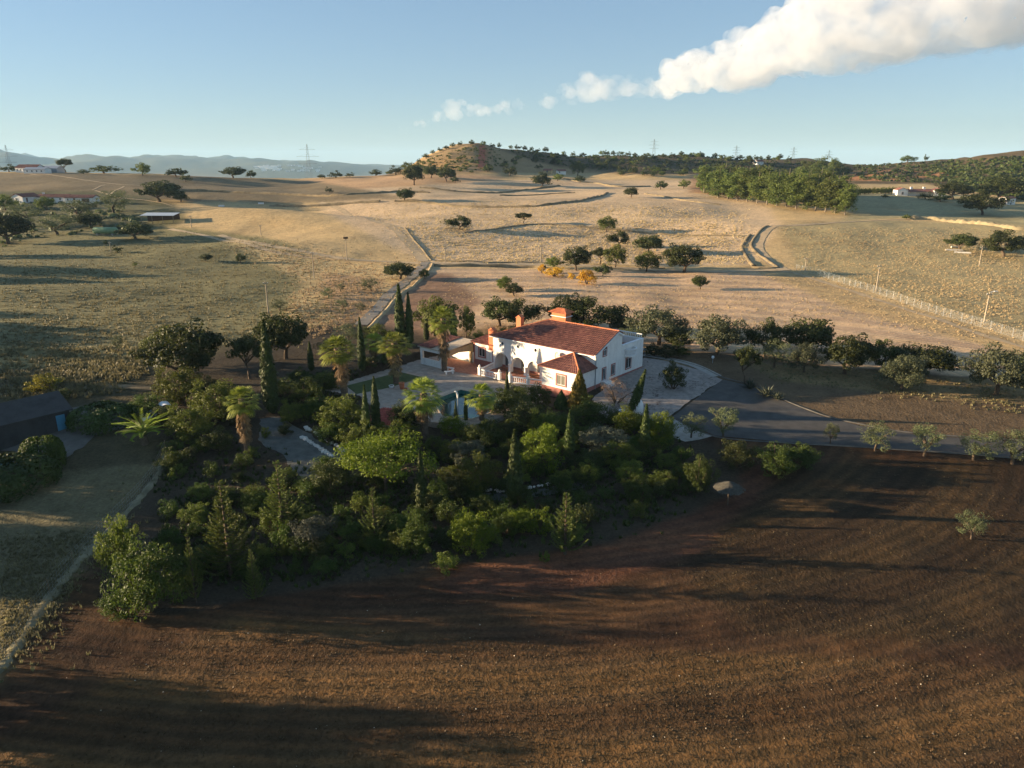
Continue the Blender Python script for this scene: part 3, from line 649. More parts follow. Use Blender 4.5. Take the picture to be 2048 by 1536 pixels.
CATS = {'oak':('oak_tree','tree'),'faroak':('oak_tree','tree'),'olive':('olive_tree','tree'),'acacia':('acacia_tree','tree'),'poplar':('eucalyptus_tree','tree'),'shrub':('shrub','shrub'),
        'bright':('shrub','shrub'),'grey':('shrub','shrub'),'yellow':('yellow_shrub','shrub'),'lime':('shrub','shrub'),'dry':('dry_shrub','shrub'),'light':('shrub','shrub'),'dark':('shrub','shrub'),'hedge':('clipped_hedge','hedge'),
        'cypress':('cypress_tree','cypress'),'golden':('golden_conifer','conifer'),'egg':('clipped_conifer','conifer'),'conifer':('conifer_tree','conifer'),'palm':('fan_palm','palm'),'datepalm':('date_palm','palm'),'agave':('agave_plant','agave')}
def plant_at(key, p, w, h, label, group=None, rz=None, tilt=(0, 0)):
    base = key.rstrip('0123456789'); name, cat = CATS[base]
    if w > 2.4 and key + 'L' in PROTO: key = key + 'L'
    dw, dh = DIM[key]
    rz = random.uniform(0, 6.283) if rz is None else rz
    v_ = random.uniform(.88, 1.14) if base in ('oak', 'faroak', 'olive') else 1.0; e = thing(name, label, cat, p, rz, group, (w/dw*v_, w/dw/v_, h/dh)); e.rotation_euler = (tilt[0], tilt[1], rz)
    for nm_, me_ in PROTO[key]: link(nm_, me_, e)
    return e
def plant(key, px, py, wpx, hpx, label, group=None, rz=None, tilt=(0, 0)):
    """px, py: photo pixel of the foot; wpx, hpx: its size in the photo"""
    p, k = hit_pp(px, py)
    dp = math.atan2(CAMH - p.z, p.y)                          # seen from above: part of the height is foreshortened, part of the spread adds
    w = wpx / k; hh = max((hpx / k - 0.22 * w * math.sin(dp)) / math.cos(dp), 0.6 * hpx / k)
    return plant_at(key, p, w, hh, label, group, rz, tilt)

# ------------------------------------------------------------------ plants where the photograph shows them (foot pixel, width, height in photo pixels)
G_OAKF = 'oaks scattered over the straw fields'; G_OAKB = 'oaks behind and beside the house'; G_CYP = 'cypresses of the garden'; G_PALM = 'fan palms of the garden'
G_OLV = 'young olive trees along the drive'; G_GARD = 'shrubs of the garden slope'; G_EUC = 'eucalyptus grove'; G_FARM = 'trees and bushes around the left farm'
PL = [
 # lone oaks out in the fields
 ('oak0',810,403,31,25,'lone round oak beside the far left field boundary'), ('faroak0',658,386,17,12,'tiny lone tree in the far left tan field'),
 ('oak1',918,459,48,27,'broad dark oak alone in the middle of the straw field'), ('oak3',1046,447,33,21,'small flat-topped oak right of the broad lone field oak'),
 ('oak2',1212,463,40,30,'bushy oak at the top of the grove slope, apart from it'), ('oak0',1262,395,27,20,'round oak alone on the upper central field'),
 ('faroak1',1321,379,25,17,'left one of two small oaks near the tall eucalyptus grove'), ('faroak2',1367,377,25,17,'right one of two small oaks, nearest the eucalyptus grove'),
 ('oak1',1083,375,36,28,'bushy oak just below the hillside farm cluster'), ('faroak0',1020,352,32,20,'round oak at the foot of the bare hill'),
 ('oak2',1155,351,32,27,'light green tree right of the hillside farm'), ('faroak1',1160,365,24,13,'low dark bushy oak below the light green hillside tree'),
 ('faroak2',1115,362,22,14,'small oak in front of the hillside farm houses'), ('faroak0',975,344,22,14,'small dark oak below the red firebreak'),
 ('oak0',828,370,36,40,'tall dark oak standing forward at the hill foot'), ('oak1',862,356,34,26,'dark oak second from left at the hill foot clump'), ('oak0',893,363,40,28,'dark oak at the right end of the hill foot clump'),
 ('faroak1',910,366,20,13,'small light oak trailing right of the hill foot clump'), ('faroak0',792,350,30,18,'dark oak at the left foot of the hill'), ('faroak1',752,350,24,13,'low oak left of the hill foot, by the field corner'),
 ('faroak2',815,345,30,20,'oak behind the tall dark hill foot oak'),
 # grove with yellow bushes
 ('oak2',1108,536,38,23,'low oak at the left edge of the grove above the yellow bushes'), ('oak0',1152,541,52,48,'tall round oak in the left half of the grove'),
 ('oak1',1236,493,38,31,'oak highest up the slope in the grove'), ('oak3',1200,528,40,32,'oak in the middle of the grove, partly hidden'), ('oak2',1230,535,48,46,'large oak in the middle front of the grove'),
 ('oak1',1205,552,28,24,'small oak at the lower front of the grove'), ('oak0',1296,506,52,36,'spreading oak at the upper right of the grove'), ('oak2',1292,543,52,40,'bushy oak at the lower right of the grove'),
 ('oak0',1368,545,74,56,'large very dark oak at the right end of the grove'), ('oak0',1400,578,31,27,'small round oak alone in the mown field'),
 ('oak2',1012,581,40,29,'upper one of two touching bushes in the mown field'), ('oak0',1028,592,34,23,'lower one of two touching bushes in the mown field'),
 ('yellow0',1083,546,14,18,'narrow yellow bush at the left end of the yellow row'), ('yellow0',1108,553,38,20,'wide golden yellow bush left of centre in the row'), ('yellow0',1143,558,14,13,'smallest yellow bush between two larger ones'), ('yellow0',1173,568,40,30,'largest golden yellow bush at the right end of the row'),
 # along the lane on the left
 ('oak0',800,558,58,34,'wide dark oak leaning over the lane'), ('oak2',850,558,22,20,'small olive-brown bush right of the lane'), ('olive0',742,582,38,27,'round grey-green bush left of the lane'),
 ('olive1',686,621,27,23,'green bush below the round grey-green lane bush'), ('olive0',657,597,31,24,'pale bush left of the lane bushes'), ('olive1',681,583,19,15,'small bush topping the group left of the lane'),
 ('olive0',560,622,32,24,'pale bush near the utility pole on the grassy slope'), ('olive1',722,626,20,20,'small green bush touching the lower lane'),
 ('oak0',412,523,24,15,'dark little oak in the left pasture'), ('oak1',482,526,18,19,'slim little oak right of another in the left pasture'), ('faroak0',235,505,18,14,'dark bush casting a long shadow in the left pasture'),
 ('faroak1',212,490,12,10,'tiny dark bush by the green tank'), ('faroak2',270,533,10,8,'tiny pale bush in the middle of the left pasture'),
 # right pasture
 ('oak0',1920,500,50,32,'oak with pale rubble under it in the right pasture'), ('oak1',2008,513,84,52,'larger oak at the right edge of the pasture'),
 # behind the house
 ('oak2',868,672,92,78,'light green spreading oak behind the carport'), ('oak2',932,676,42,62,'slender light green tree left of the house chimneys'), ('oak0',1000,652,72,55,'dark oak behind the small chimneys'),
 ('oak1',1045,655,66,58,'open-crowned oak with forked trunk behind the house'), ('oak0',1130,660,70,70,'dark oak left behind the big chimney'), ('oak1',1185,665,100,72,'widest dark oak right behind the big chimney'),
 ('oak4',1245,668,52,40,'low bushy oak behind the roof terrace'), ('oak4',1318,690,100,78,'large dark oak right of the roof terrace'), ('olive1',1262,695,46,40,'pale bush beside the roof terrace'),
 ('oak4',1432,712,99,84,'broad pale oak in the row right of the house'), ('oak1',1528,712,67,74,'dark oak next to the broad pale one in the row'), ('oak0',1612,708,92,74,'big dark oak at the top of the right-hand row'),
 ('olive0',1548,735,60,58,'pale-trunked small tree in front of the dark oak row'), ('oak4',1608,745,55,58,'light tree low in the middle of the oak row'), ('oak0',1690,748,87,78,'dark oak with arching trunk right of the row middle'),
 ('oak1',1766,740,67,62,'oak between two darker ones on the right'), ('oak0',1845,750,100,64,'wide very dark oak in the right-hand row'), ('oak4',1802,780,87,72,'light green oak in front of the widest dark one'),
 ('oak4',1992,790,110,100,'large pale oak standing forward at the right edge'), ('oak0',2060,770,67,70,'oak cut by the right edge of the picture'), ('oak3',1490,768,52,76,'small leaning tree at the drive edge'),
 ('oak0',1355,700,50,40,'dark bushy tree behind the shrubs right of the house'),
 # left of the garden
 ('oak0',368,766,138,118,'largest dark oak at the left garden corner'), ('oak2',335,735,88,82,'green-lit crown leaning out left of the largest oak'), ('oak3',500,758,70,88,'dark tree with a bent bare trunk'),
 ('oak0',572,718,86,92,'dark oak behind the tallest cypress'), ('olive1',237,703,22,32,'thin sapling on the grassy bank'), ('lime0',92,782,58,36,'yellow-green bush behind the dark barn'), ('dark0',125,802,36,26,'dark bush at the barn gable'),
 ('oak1',668,712,54,40,'dark bushy tree behind the tallest left palm'), ('olive0',700,690,60,42,'pale bush at the upper left garden edge'), ('oak2',755,690,56,44,'green bushes between the lane end and the cypresses'),
 # cypresses
 ('cypress0',545,826,29,178,'tallest dark cypress at the left of the garden'), ('cypress0',802,690,20,118,'tall left cypress of the pair behind the carport palm'), ('cypress0',820,690,15,102,'slimmer right cypress of the pair behind the carport palm'),
 ('cypress0',853,680,11,45,'short thin cypress left of the carport palm'), ('cypress0',908,690,13,78,'cypress right of the carport palm, behind the carport'), ('cypress0',725,742,15,104,'slim cypress behind the left palms'), ('cypress0',623,742,12,58,'short cypress at the upper left of the garden'),
 ('cypress0',735,884,16,110,'left one of two cypresses by the red tiled roof'), ('cypress0',753,858,17,102,'right one of two cypresses by the red tiled roof'), ('cypress0',1014,806,9,64,'very thin cypress in front of the terrace balustrade'),
 ('cypress0',1263,824,18,88,'leaning cypress at the corner of the gravel yard'), ('cypress1',1288,905,20,94,'cypress among bright shrubs below the gravel yard'), ('cypress1',1138,915,20,92,'cypress in the middle of the garden, below the golden conifer'),
 ('cypress1',1029,1004,30,138,'thick sunlit cypress low in the garden'), ('cypress1',844,1024,20,118,'half-bare cypress low in the garden by the acacia'), ('cypress0',912,850,7,48,'left one of two pencil-thin cypresses by the pool'), ('cypress0',932,850,8,62,'right one of two pencil-thin cypresses by the pool'),
 ('golden',1157,822,38,82,'golden-green cone-shaped conifer at the pavilion corner'), ('egg',1122,818,26,38,'dark egg-shaped clipped conifer below the pavilion window'),
 # palms
 ('palm0',692,802,76,130,'leaning fan palm at the left end of the terrace'), ('palm2',750,726,46,60,'small fan palm behind two taller ones'), ('palm0',793,776,66,112,'fan palm with a shaggy skirt beside the lawn'),
 ('palm0',889,750,56,136,'tallest fan palm in front of the carport'), ('palm2',850,876,74,122,'fan palm with feathery crown left of the pool'), ('palm2',964,850,58,84,'sunlit fan palm at the near side of the pool'), ('palm0',496,912,66,138,'fan palm in shade at the left of the garden path'),
 ('datepalm',290,888,92,64,'young date palm with arching fronds by the left yard'),
 # conifers and big shrubs of the slope
 ('conifer0',462,1150,104,182,'largest fir-like conifer at the lower left of the garden'), ('conifer0',566,1062,74,138,'second fir-like conifer above the largest one'), ('conifer1',750,1085,50,108,'small pointed conifer in the shaded middle slope'),
 ('conifer1',1130,1108,68,122,'bright pointed conifer at the lower right of the garden'), ('conifer0',512,1200,40,98,'narrow dark conifer at the lower garden edge'), ('conifer1',393,1205,34,130,'slim grey conifer right of the big left shrubs'),
 ('shrub1',305,1220,144,146,'big rounded green shrub at the lower left garden corner'), ('light0',250,1165,72,130,'tall light green shrub behind the big rounded one'), ('shrub0',240,1232,66,50,'low bush at the foot of the lower left shrubs'),
 ('acacia',772,985,176,118,'spreading bright yellow-green acacia in the middle of the garden'), ('bright0',945,1105,78,82,'bright green rounded bush low on the slope'), ('shrub1',832,1108,66,80,'dark bush left of the bright rounded one'),
 ('bright1',1080,940,80,92,'tall sunlit lime green shrub right of the thick cypress'), ('bright0',1036,1062,54,46,'pale yellow-green bush below the thick cypress'), ('bright0',1082,1066,50,52,'green bush beside the bright pointed conifer'), ('light0',892,1140,44,38,'small bush at the lower edge of the garden slope'),
 ('bright1',1092,1122,18,20,'seedling at the red soil edge'), ('grey0',625,1092,90,58,'grey-leaved bush on the shaded slope'), ('shrub1',1395,982,66,74,'round dark green bush near the thatched parasol'), ('shrub1',1548,948,86,66,'largest round bush below the drive'),
 ('dark0',1472,935,72,58,'left bush of the clump below the drive'), ('shrub0',1596,935,66,52,'right bush of the clump below the drive'), ('bright0',1256,872,66,58,'bright feathery shrub below the white pedestal'), ('bright1',1318,892,60,66,'bright shrub right of the yard cypress'),
 ('dry0',1232,806,66,56,'pinkish bare-twigged bush at the gable wall'), ('dark0',1345,778,46,54,'dark ivy-covered mound on the gravel yard'), ('agave',1500,778,34,24,'upper agave clump at the drive edge'), ('agave',1532,794,40,28,'lower agave clump at the drive edge'), ('agave',1555,800,30,22,'small agave clump nearest the drive'),
 ('olive0',1382,876,44,52,'small yellowish olive on the pale pad'), ('olive1',1446,876,52,62,'olive at the corner of the grey forecourt'), ('olive1',1660,888,32,42,'smallest olive, at the middle of the drive'), ('olive0',1750,902,54,62,'second olive along the drive, right of the smallest'),
 ('olive1',1848,912,56,64,'third olive along the drive'), ('olive0',1946,920,60,62,'fourth olive along the drive'), ('olive1',2024,928,72,70,'olive with a forked pale trunk at the right edge'), ('olive0',1942,1078,52,54,'lone sapling in the dark right-hand field'),
 # left yard
 ('hedge1',205,852,104,48,'long dark clipped hedge in the left yard'), ('shrub1',298,832,78,48,'green shrub behind the white curved sheet'), ('hedge0',88,934,78,62,'rounded clipped bush by the yard steps'), ('hedge1',22,975,150,66,'dark hedge at the left picture edge'),
 # garden left part
 ('light0',362,805,92,74,'leafy green shrub below the largest oak'), ('light0',440,838,96,82,'tall light green shrub left of the tallest cypress'), ('light0',385,880,90,74,'green shrub beside the date palm'), ('shrub1',470,815,60,46,'dark shrub left of the tallest cypress foot'),
 ('shrub0',610,802,84,56,'broad dark shrub right of the tallest cypress'), ('light0',655,780,60,40,'shrub behind the leaning palm'), ('light0',585,845,54,44,'sunlit shrub at the bend of the garden path'), ('shrub1',640,838,64,52,'dark shrub above the white path stones'), ('light0',690,862,90,74,'broad sunlit shrub above the white path stones'),
 ('shrub0',660,885,60,42,'low shrub just behind the white path stones'), ('bright0',532,875,20,22,'small ball-shaped bush on the garden path'), ('light0',720,905,76,60,'leafy shrub below the left roof cypress'), ('shrub1',805,850,52,52,'dark round shrub beside the red tiled roof'), ('light0',800,890,70,60,'olive-green shrub below the red tiled roof'),
 ('bright0',905,870,50,40,'lime shrub at the near edge of the pool'), ('shrub0',1010,835,70,56,'dark shrub right of the pool palm'), ('light0',1030,808,74,42,'sunlit shrub under the balustrade'), ('shrub1',1075,812,60,48,'dark shrub at the pavilion foot'), ('dark0',1055,860,76,64,'broad dark shrub below the pavilion'),
 ('light0',1090,880,64,62,'green sunlit shrub in the middle of the garden'), ('shrub0',1180,845,84,52,'low dark shrub below the golden conifer'), ('shrub0',960,900,72,56,'dark shrub below the pool palm'), ('grey0',940,935,66,56,'grey-green shrub right of the acacia'), ('light0',958,985,76,84,'olive-green shrub with reddish tips left of the thick cypress'),
 ('dark0',660,985,80,66,'very dark shrub at the lower end of the garden path'), ('grey0',1205,905,92,54,'tangle of pale stems right of the middle cypress'), ('light0',1240,925,80,50,'sunlit low shrub left of the yard edge cypress'),
 # far left farm
 ('oak0',320,404,74,40,'big dark oak above the grey-roofed shed'), ('oak1',362,404,30,22,'small oak right of the big dark one above the shed'), ('oak0',272,478,68,32,'low dark oak beside the green tank'),
 ('oak2',285,351,36,24,'round oak on the left skyline'), ('faroak1',352,353,44,16,'flat bushy trees on the left skyline'), ('faroak0',372,364,24,17,'oak stepping down from the left skyline'), ('oak0',467,351,42,21,'larger one of two dark skyline oaks'), ('faroak1',502,352,21,15,'smaller one of two dark skyline oaks'),
 ('oak3',132,345,30,26,'wind-bent tree beside the hilltop farmhouse'), ('faroak2',208,346,52,15,'long low bush mass right of the hilltop farmhouse'), ('faroak0',18,337,32,15,'bushy tree left of the hilltop farmhouse'), ('faroak1',167,348,24,9,'low bush near the hilltop farmhouse'),
 ('faroak0',672,356,27,14,'dark oak at the left of the field skyline gap'), ('faroak1',644,357,16,8,'small oak beside the dark one on the field skyline'), ('faroak0',700,354,20,9,'low oak along the field skyline'),
 ('olive0',228,428,66,46,'grey-green tree screening the white farmhouse'), ('olive1',160,440,62,40,'grey bush below the white farmhouse'), ('oak2',95,420,36,26,'tree between the two farmhouse wings'), ('olive0',60,452,70,44,'grey-green tree below the farmhouse gable'), ('oak0',18,488,80,62,'dark oak mass at the left picture edge'),
 ('olive1',115,470,70,40,'grey bush left of the green tank'), ('oak0',180,455,46,28,'dark bush behind the green tank'), ('oak2',10,420,50,30,'yellowish tree at the far left farm'),
 # right far houses
 ('oak0',1905,398,62,32,'dark tree right of the long white house'), ('oak1',1965,430,66,48,'oak on the bank below the white shed'), ('oak0',2000,400,80,46,'dark oak in front of the white shed'), ('oak2',1815,326,32,14,'broad tree on the right skyline'), ('faroak0',1851,321,9,13,'slender tree on the right skyline'),
 ('faroak0',1850,398,34,14,'dark bush below the long white house'), ('faroak1',1880,403,40,16,'bush row in front of the long white house'), ('faroak2',1820,390,18,10,'small bush left below the long white house'), ('faroak0',1930,412,36,18,'bush right of the pasture above the cut bank'),
 ('faroak1',1770,396,14,7,'tiny bush in the shaded right field'), ('faroak2',1812,439,18,10,'tuft bush at the left end of the yellow cut bank'),
]
GRP = {'oak':G_OAKF,'faroak':G_OAKF,'olive':G_OLV,'cypress':G_CYP,'palm':G_PALM,'shrub':G_GARD,'bright':G_GARD,'light':G_GARD,'dark':G_GARD,'grey':G_GARD,'hedge':'clipped hedges of the left yard','yellow':'yellow bushes','conifer':'conifers of the garden slope','agave':'agaves at the drive edge'}
for key, px, py, w, h, lab in PL:
    tl = (R(4), R(14)) if 'leaning cypress' in lab else ((0, R(-5)) if 'leaning fan palm' in lab else (0, 0))
    plant(key, px, py, w, h, lab, GRP.get(key.rstrip('0123456789')), rz=0.0 if tl != (0, 0) else None, tilt=tl)
# eucalyptus grove: a front row along the field track and rows behind it
euc = [(1436 + 19.5*i, 396 + 2.6*i, 62 + 0.9*i) for i in range(14)]
for i, (x, y, h) in enumerate(euc):
    plant('poplar%d' % (i % 3), x, y + random.uniform(-1, 1), 44, h*random.uniform(.92, 1.08), 'eucalyptus in the front row of the dense grove, pale trunk to the field', G_EUC)
for i in range(12):
    plant('poplar%d' % ((i+1) % 3), 1448 + 21*i, 388 + 2.2*i, 44, 64*random.uniform(.9, 1.1), 'eucalyptus inside the dense grove, only its top showing', G_EUC)
plant('poplar0', 1408, 386, 40, 58, 'tall eucalyptus apart at the left end of the grove', G_EUC); plant('poplar1', 1441, 372, 30, 46, 'eucalyptus rising behind the left end of the grove', G_EUC)
for i, (x, y, w, h) in enumerate([(1612,352,40,32),(1640,350,46,38),(1668,352,40,36),(1630,356,40,30),(1655,358,36,30),(1598,356,30,24)]):
    plant('poplar%d' % (i % 3), x, y, w*.7, h, 'tall tree of the clump on the right-hand hill', 'clump of trees on the right hill')
for i in range(13):                                           # orchard hedge left of the long white house
    plant('light0', 1696 + 8.2*i, 389 - 0.2*i, 13, 12, 'round green orchard bush left of the long white house', 'orchard bushes left of the long white house')
# oaks along the hill crest and on its slopes, all alike at this distance
r_ = np.random.default_rng(3)
crest = [(838,322),(852,314),(866,306),(880,300),(893,296),(906,292),(920,289),(944,288),(966,289),(985,292),(998,293),(1022,292),(1035,292),(1050,294),(1064,296),(1076,298),(1092,300),(1128,303),(1146,304),(1165,305),(1205,307),(1214,306),(1226,306),(1240,307),(1256,308),(1270,309),(1296,310),(1345,311),(1362,308),(1385,306),(1402,304),(1430,303),(1446,305),(1462,306),(1480,307),(1498,310),(1512,313),(1536,316),(1556,318),(1578,320)]
for i, (x, y) in enumerate(crest):
    plant('faroak%d' % (i % 3), x, y + 3.0, r_.uniform(9, 15), r_.uniform(7, 11), 'small dark oak on the crest of the bare hill', 'small oaks along the hill crest')
for i in range(60):
    x = r_.uniform(1000, 1560); y = r_.uniform(313, 344)
    plant('faroak%d' % (i % 3), x, y, r_.uniform(9, 16), r_.uniform(7, 11), 'dark oak on the shaded side of the hill', 'oaks on the shaded hillside')
for i in range(26):
    x = r_.uniform(775, 950); y = r_.uniform(346 - (x - 775)*0.22, 348)
    plant('faroak2', x, y, r_.uniform(7, 11), r_.uniform(4, 7), 'low bush on the sunlit flank of the hill', 'bushes on the sunlit hill flank')
for i in range(46):
    x = r_.uniform(1240, 1700); y = r_.uniform(344, 353)
    plant('faroak%d' % (i % 3), x, y, r_.uniform(10, 20), r_.uniform(7, 12), 'dark bushy oak in the band at the foot of the right hill', 'oak band at the foot of the right hill')
# filler of the garden: dark understorey shrubs nobody can tell apart in the shade
POLYG = [(340,905),(470,870),(560,960),(650,940),(700,920),(860,900),(1000,860),(1180,850),(1360,900),(1390,985),(1300,1045),(1130,1085),(900,1110),(540,1165),(330,1180),(300,1060)]
k = 0
while k < 170:
    x, y = r_.uniform(280, 1420), r_.uniform(850, 1190)
    if not inpoly(np.array([x]), np.array([y]), POLYG)[0]: continue
    s = r_.uniform(28, 56)
    plant(['shrub0','light0','shrub1','dark0','shrub0','light0'][k % 6], x, y, s, s*r_.uniform(.55, .95), 'low leafy shrub of the garden slope undergrowth', 'undergrowth shrubs of the garden slope'); k += 1
for x, y, s in [(560,790,50),(600,765,40),(570,870,30),(700,885,40),(760,880,46),(780,915,50),(980,870,50),(1000,890,46),(1120,860,50),(1150,880,46),(1170,880,44),(1230,850,46),(1290,860,40),(1330,935,44),(1180,940,56),(1260,960,56),(1320,975,50),(830,845,30),(870,900,40),(740,735,30),(770,728,30),(420,790,50),(480,850,50),(330,850,56),(440,900,60),(350,940,60),(1305,712,34),(1335,716,40),(1365,712,30),(960,690,40),(1010,680,36),(1040,672,40),(1230,690,34)]:
    plant(random.choice(['shrub0','shrub1','light0','dark0']), x, y, s, s*.75, 'leafy shrub filling a gap between the garden trees', 'gap-filling shrubs of the garden')

# ------------------------------------------------------------------ the house: local x along the arcade, y away from it, z = 0 at the yard
HB = (11.557, 97.433, 0.0); HA = R(-40)
def HW(x, y, z=0.0):
    return Vector((HB[0] + x*math.cos(HA) - y*math.sin(HA), HB[1] + x*math.sin(HA) + y*math.cos(HA), z))
def stucco(name, col, stain=0.25):
    m, n, l, p = nodemat(name); tc = N(n, 'ShaderNodeTexCoord'); v = tc.outputs['Object']
    a = noise_tex(n, l, v, 0.7, 5, 0.7); mp = N(n, 'ShaderNodeMapping'); mp.inputs['Scale'].default_value = (2.2, 2.2, 0.35); l.new(v, mp.inputs['Vector'])
    b = noise_tex(n, l, mp.outputs[0], 1.0, 4, 0.6); c1 = tuple(q*(1-stain) for q in col)
    r = ramp(n, l, a.outputs['Fac'], [(0.32, c1), (0.55, col)]); r2 = ramp(n, l, b.outputs['Fac'], [(0.3, (0.84, 0.82, 0.78)), (0.5, (1, 1, 1))])
    l.new(mixc(n, l, 0.8, r.outputs['Color'], r2.outputs['Color'], 'MULTIPLY'), p.inputs['Base Color']); p.inputs['Roughness'].default_value = 0.9
    p.inputs['Specular IOR Level'].default_value = 0.15
    f = noise_tex(n, l, v, 18, 3); bp = N(n, 'ShaderNodeBump'); bp.inputs['Strength'].default_value = 0.15; bp.inputs['Distance'].default_value = 0.02
    l.new(f.outputs['Fac'], bp.inputs['Height']); l.new(bp.outputs['Normal'], p.inputs['Normal']); return m
stucco('white_wall', (0.82, 0.79, 0.73), 0.12); stucco('pink_trim', (0.40, 0.17, 0.135), 0.25); stucco('ochre_wall', (0.52, 0.37, 0.20), 0.25); stucco('orange_wall', (0.60, 0.21, 0.10), 0.2)
stucco('grey_wall', (0.075, 0.07, 0.065), 0.3)  # barn grey, with the shade it stands in put into the colour
def tilemat(name, a, b, c):
    m, n, l, p = nodemat(name); tc = N(n, 'ShaderNodeTexCoord'); v = tc.outputs['Object']
    w1 = N(n, 'ShaderNodeTexVoronoi'); w1.inputs['Scale'].default_value = 3.2; l.new(v, w1.inputs['Vector'])
    s1 = N(n, 'ShaderNodeSeparateColor'); l.new(w1.outputs['Color'], s1.inputs[0])
    r = ramp(n, l, s1.outputs[0], [(0.0, a), (0.5, b), (1.0, c)]); d = noise_tex(n, l, v, 0.5, 5, 0.7)
    rd = ramp(n, l, d.outputs['Fac'], [(0.35, (0.8, 0.8, 0.8)), (0.6, (1.08, 1.08, 1.08))])
    l.new(mixc(n, l, 0.8, r.outputs['Color'], rd.outputs['Color'], 'MULTIPLY'), p.inputs['Base Color']); p.inputs['Roughness'].default_value = 0.85; return m
tilemat('roof_tile', (0.145, 0.056, 0.042), (0.22, 0.080, 0.054), (0.30, 0.125, 0.082)); tilemat('red_tile', (0.34, 0.07, 0.05), (0.46, 0.10, 0.065), (0.52, 0.15, 0.09))
tilemat('terracotta_floor', (0.42, 0.155, 0.085), (0.50, 0.19, 0.10), (0.56, 0.235, 0.13))
plain('white_paint', (0.78, 0.77, 0.74), 0.5, 0.06, 4, 0.05); plain('dark_wood', (0.10, 0.055, 0.035), 0.6, 0.25, 8, 0.2); plain('concrete', (0.36, 0.33, 0.28), 0.9, 0.2, 1.5, 0.3, 12)
plain('paving', (0.37, 0.30, 0.235), 0.9, 0.28, 1.2, 0.4, 6); plain('sandstone', (0.52, 0.42, 0.30), 0.9, 0.2, 2, 0.3); plain('pool_tile', (0.05, 0.17, 0.14), 0.4, 0.25, 3, 0.1)
plain('metal_grey', (0.32, 0.34, 0.36), 0.45, 0.15, 3, 0.1, 10, 0.5); plain('lawn', (0.075, 0.095, 0.028), 0.95, 0.3, 2, 0.8, 9); plain('blue_paint', (0.10, 0.30, 0.42), 0.5, 0.1)
plain('dish_grey', (0.46, 0.36, 0.32), 0.5, 0.05); plain('curtain', (0.16, 0.15, 0.12), 0.9, 0.2, 6, 0.2)
m, n, l, p = nodemat('glass'); p.inputs['Base Color'].default_value = (0.025, 0.03, 0.035, 1); p.inputs['Roughness'].default_value = 0.08; p.inputs['Specular IOR Level'].default_value = 0.7
m, n, l, p = nodemat('pool_water'); p.inputs['Base Color'].default_value = (0.012, 0.065, 0.052, 1); p.inputs['Roughness'].default_value = 0.05; p.inputs['Specular IOR Level'].default_value = 0.6
tc = N(n, 'ShaderNodeTexCoord'); w_ = noise_tex(n, l, tc.outputs['Object'], 2.5, 2); bp = N(n, 'ShaderNodeBump'); bp.inputs['Strength'].default_value = 0.08; bp.inputs['Distance'].default_value = 0.05
l.new(w_.outputs['Fac'], bp.inputs['Height']); l.new(bp.outputs['Normal'], p.inputs['Normal'])

def tiles(P00, P10, P01, P11, mat='roof_tile', pitch=0.34, row=0.45, amp=0.10):
    """barrel-tile relief on a roof slope: eave P00-P10, top edge P01-P11"""
    P00, P10, P01, P11 = (Vector(q) for q in (P00, P10, P01, P11)); u = (P10 - P00).normalized(); nrm = u.cross(P01 - P00).normalized()
    if nrm.z < 0: nrm = -nrm
    S = ((P01 + P11) / 2 - (P00 + P10) / 2); S = S - u * S.dot(u); n = max(3, int(S.length / row)); mb = MB()
    for i in range(n):
        rows_ = []
        for v, dz in ((i / n, 0.05), ((i + 1) / n, 0.0)):
            a = P00.lerp(P01, v); b = P10.lerp(P11, v); rows_.append((a, (b - a).length, (a - P00).dot(u), dz))
        L0, L1 = rows_[0][1], rows_[1][1]; m_ = max(2, int(max(L0, L1) / (pitch / 4))); vs = []
        for a, L_, off, dz in rows_:
            for k in range(m_ + 1):
                d = L_ * k / m_; ph = (off + d) / pitch * 2 * math.pi
                vs.append(a + u * d + nrm * (amp * (0.5 + 0.5 * math.sin(ph)) + dz))
        fs = [(k, k+1, m_+2+k, m_+1+k) for k in range(m_)]
        lip = [v_ - nrm * 0.05 for v_ in vs[:m_+1]]; b0 = len(vs); vs = vs + lip
        fs += [(b0+k, b0+k+1, k+1, k) for k in range(m_)]
        mb.add(vs, fs)
    return mb.mesh('tiles', mat)
def arch_loop(x0, x1, z0, zs, n=12):
    r = (x1 - x0) / 2; c = (x0 + x1) / 2
    return [(x0, z0), (x1, z0), (x1, zs)] + [(c + r*math.cos(math.pi*k/n), zs + r*math.sin(math.pi*k/n)) for k in range(1, n)] + [(x0, zs)]
def circle(cx, cz, rx, rz, n=16): return [(cx + rx*math.cos(2*math.pi*k/n), cz + rz*math.sin(2*math.pi*k/n)) for k in range(n)]
class Side:
    """a wall face: maps (u, depth outwards, height) to house coordinates"""
    def __init__(s, o, u, nn): s.o, s.u, s.n = Vector(o), Vector(u), Vector(nn)
    def p(s, a, d, z): return s.o + s.u*a + s.n*d + Vector((0, 0, z))
    def box(s, mb, a0, a1, d0, d1, z0, z1):
        return mb.add([s.p(a, d, z) for z in (z0, z1) for a, d in ((a0,d0),(a1,d0),(a1,d1),(a0,d1))], [(0,3,2,1),(4,5,6,7),(0,1,5,4),(1,2,6,5),(2,3,7,6),(3,0,4,7)])
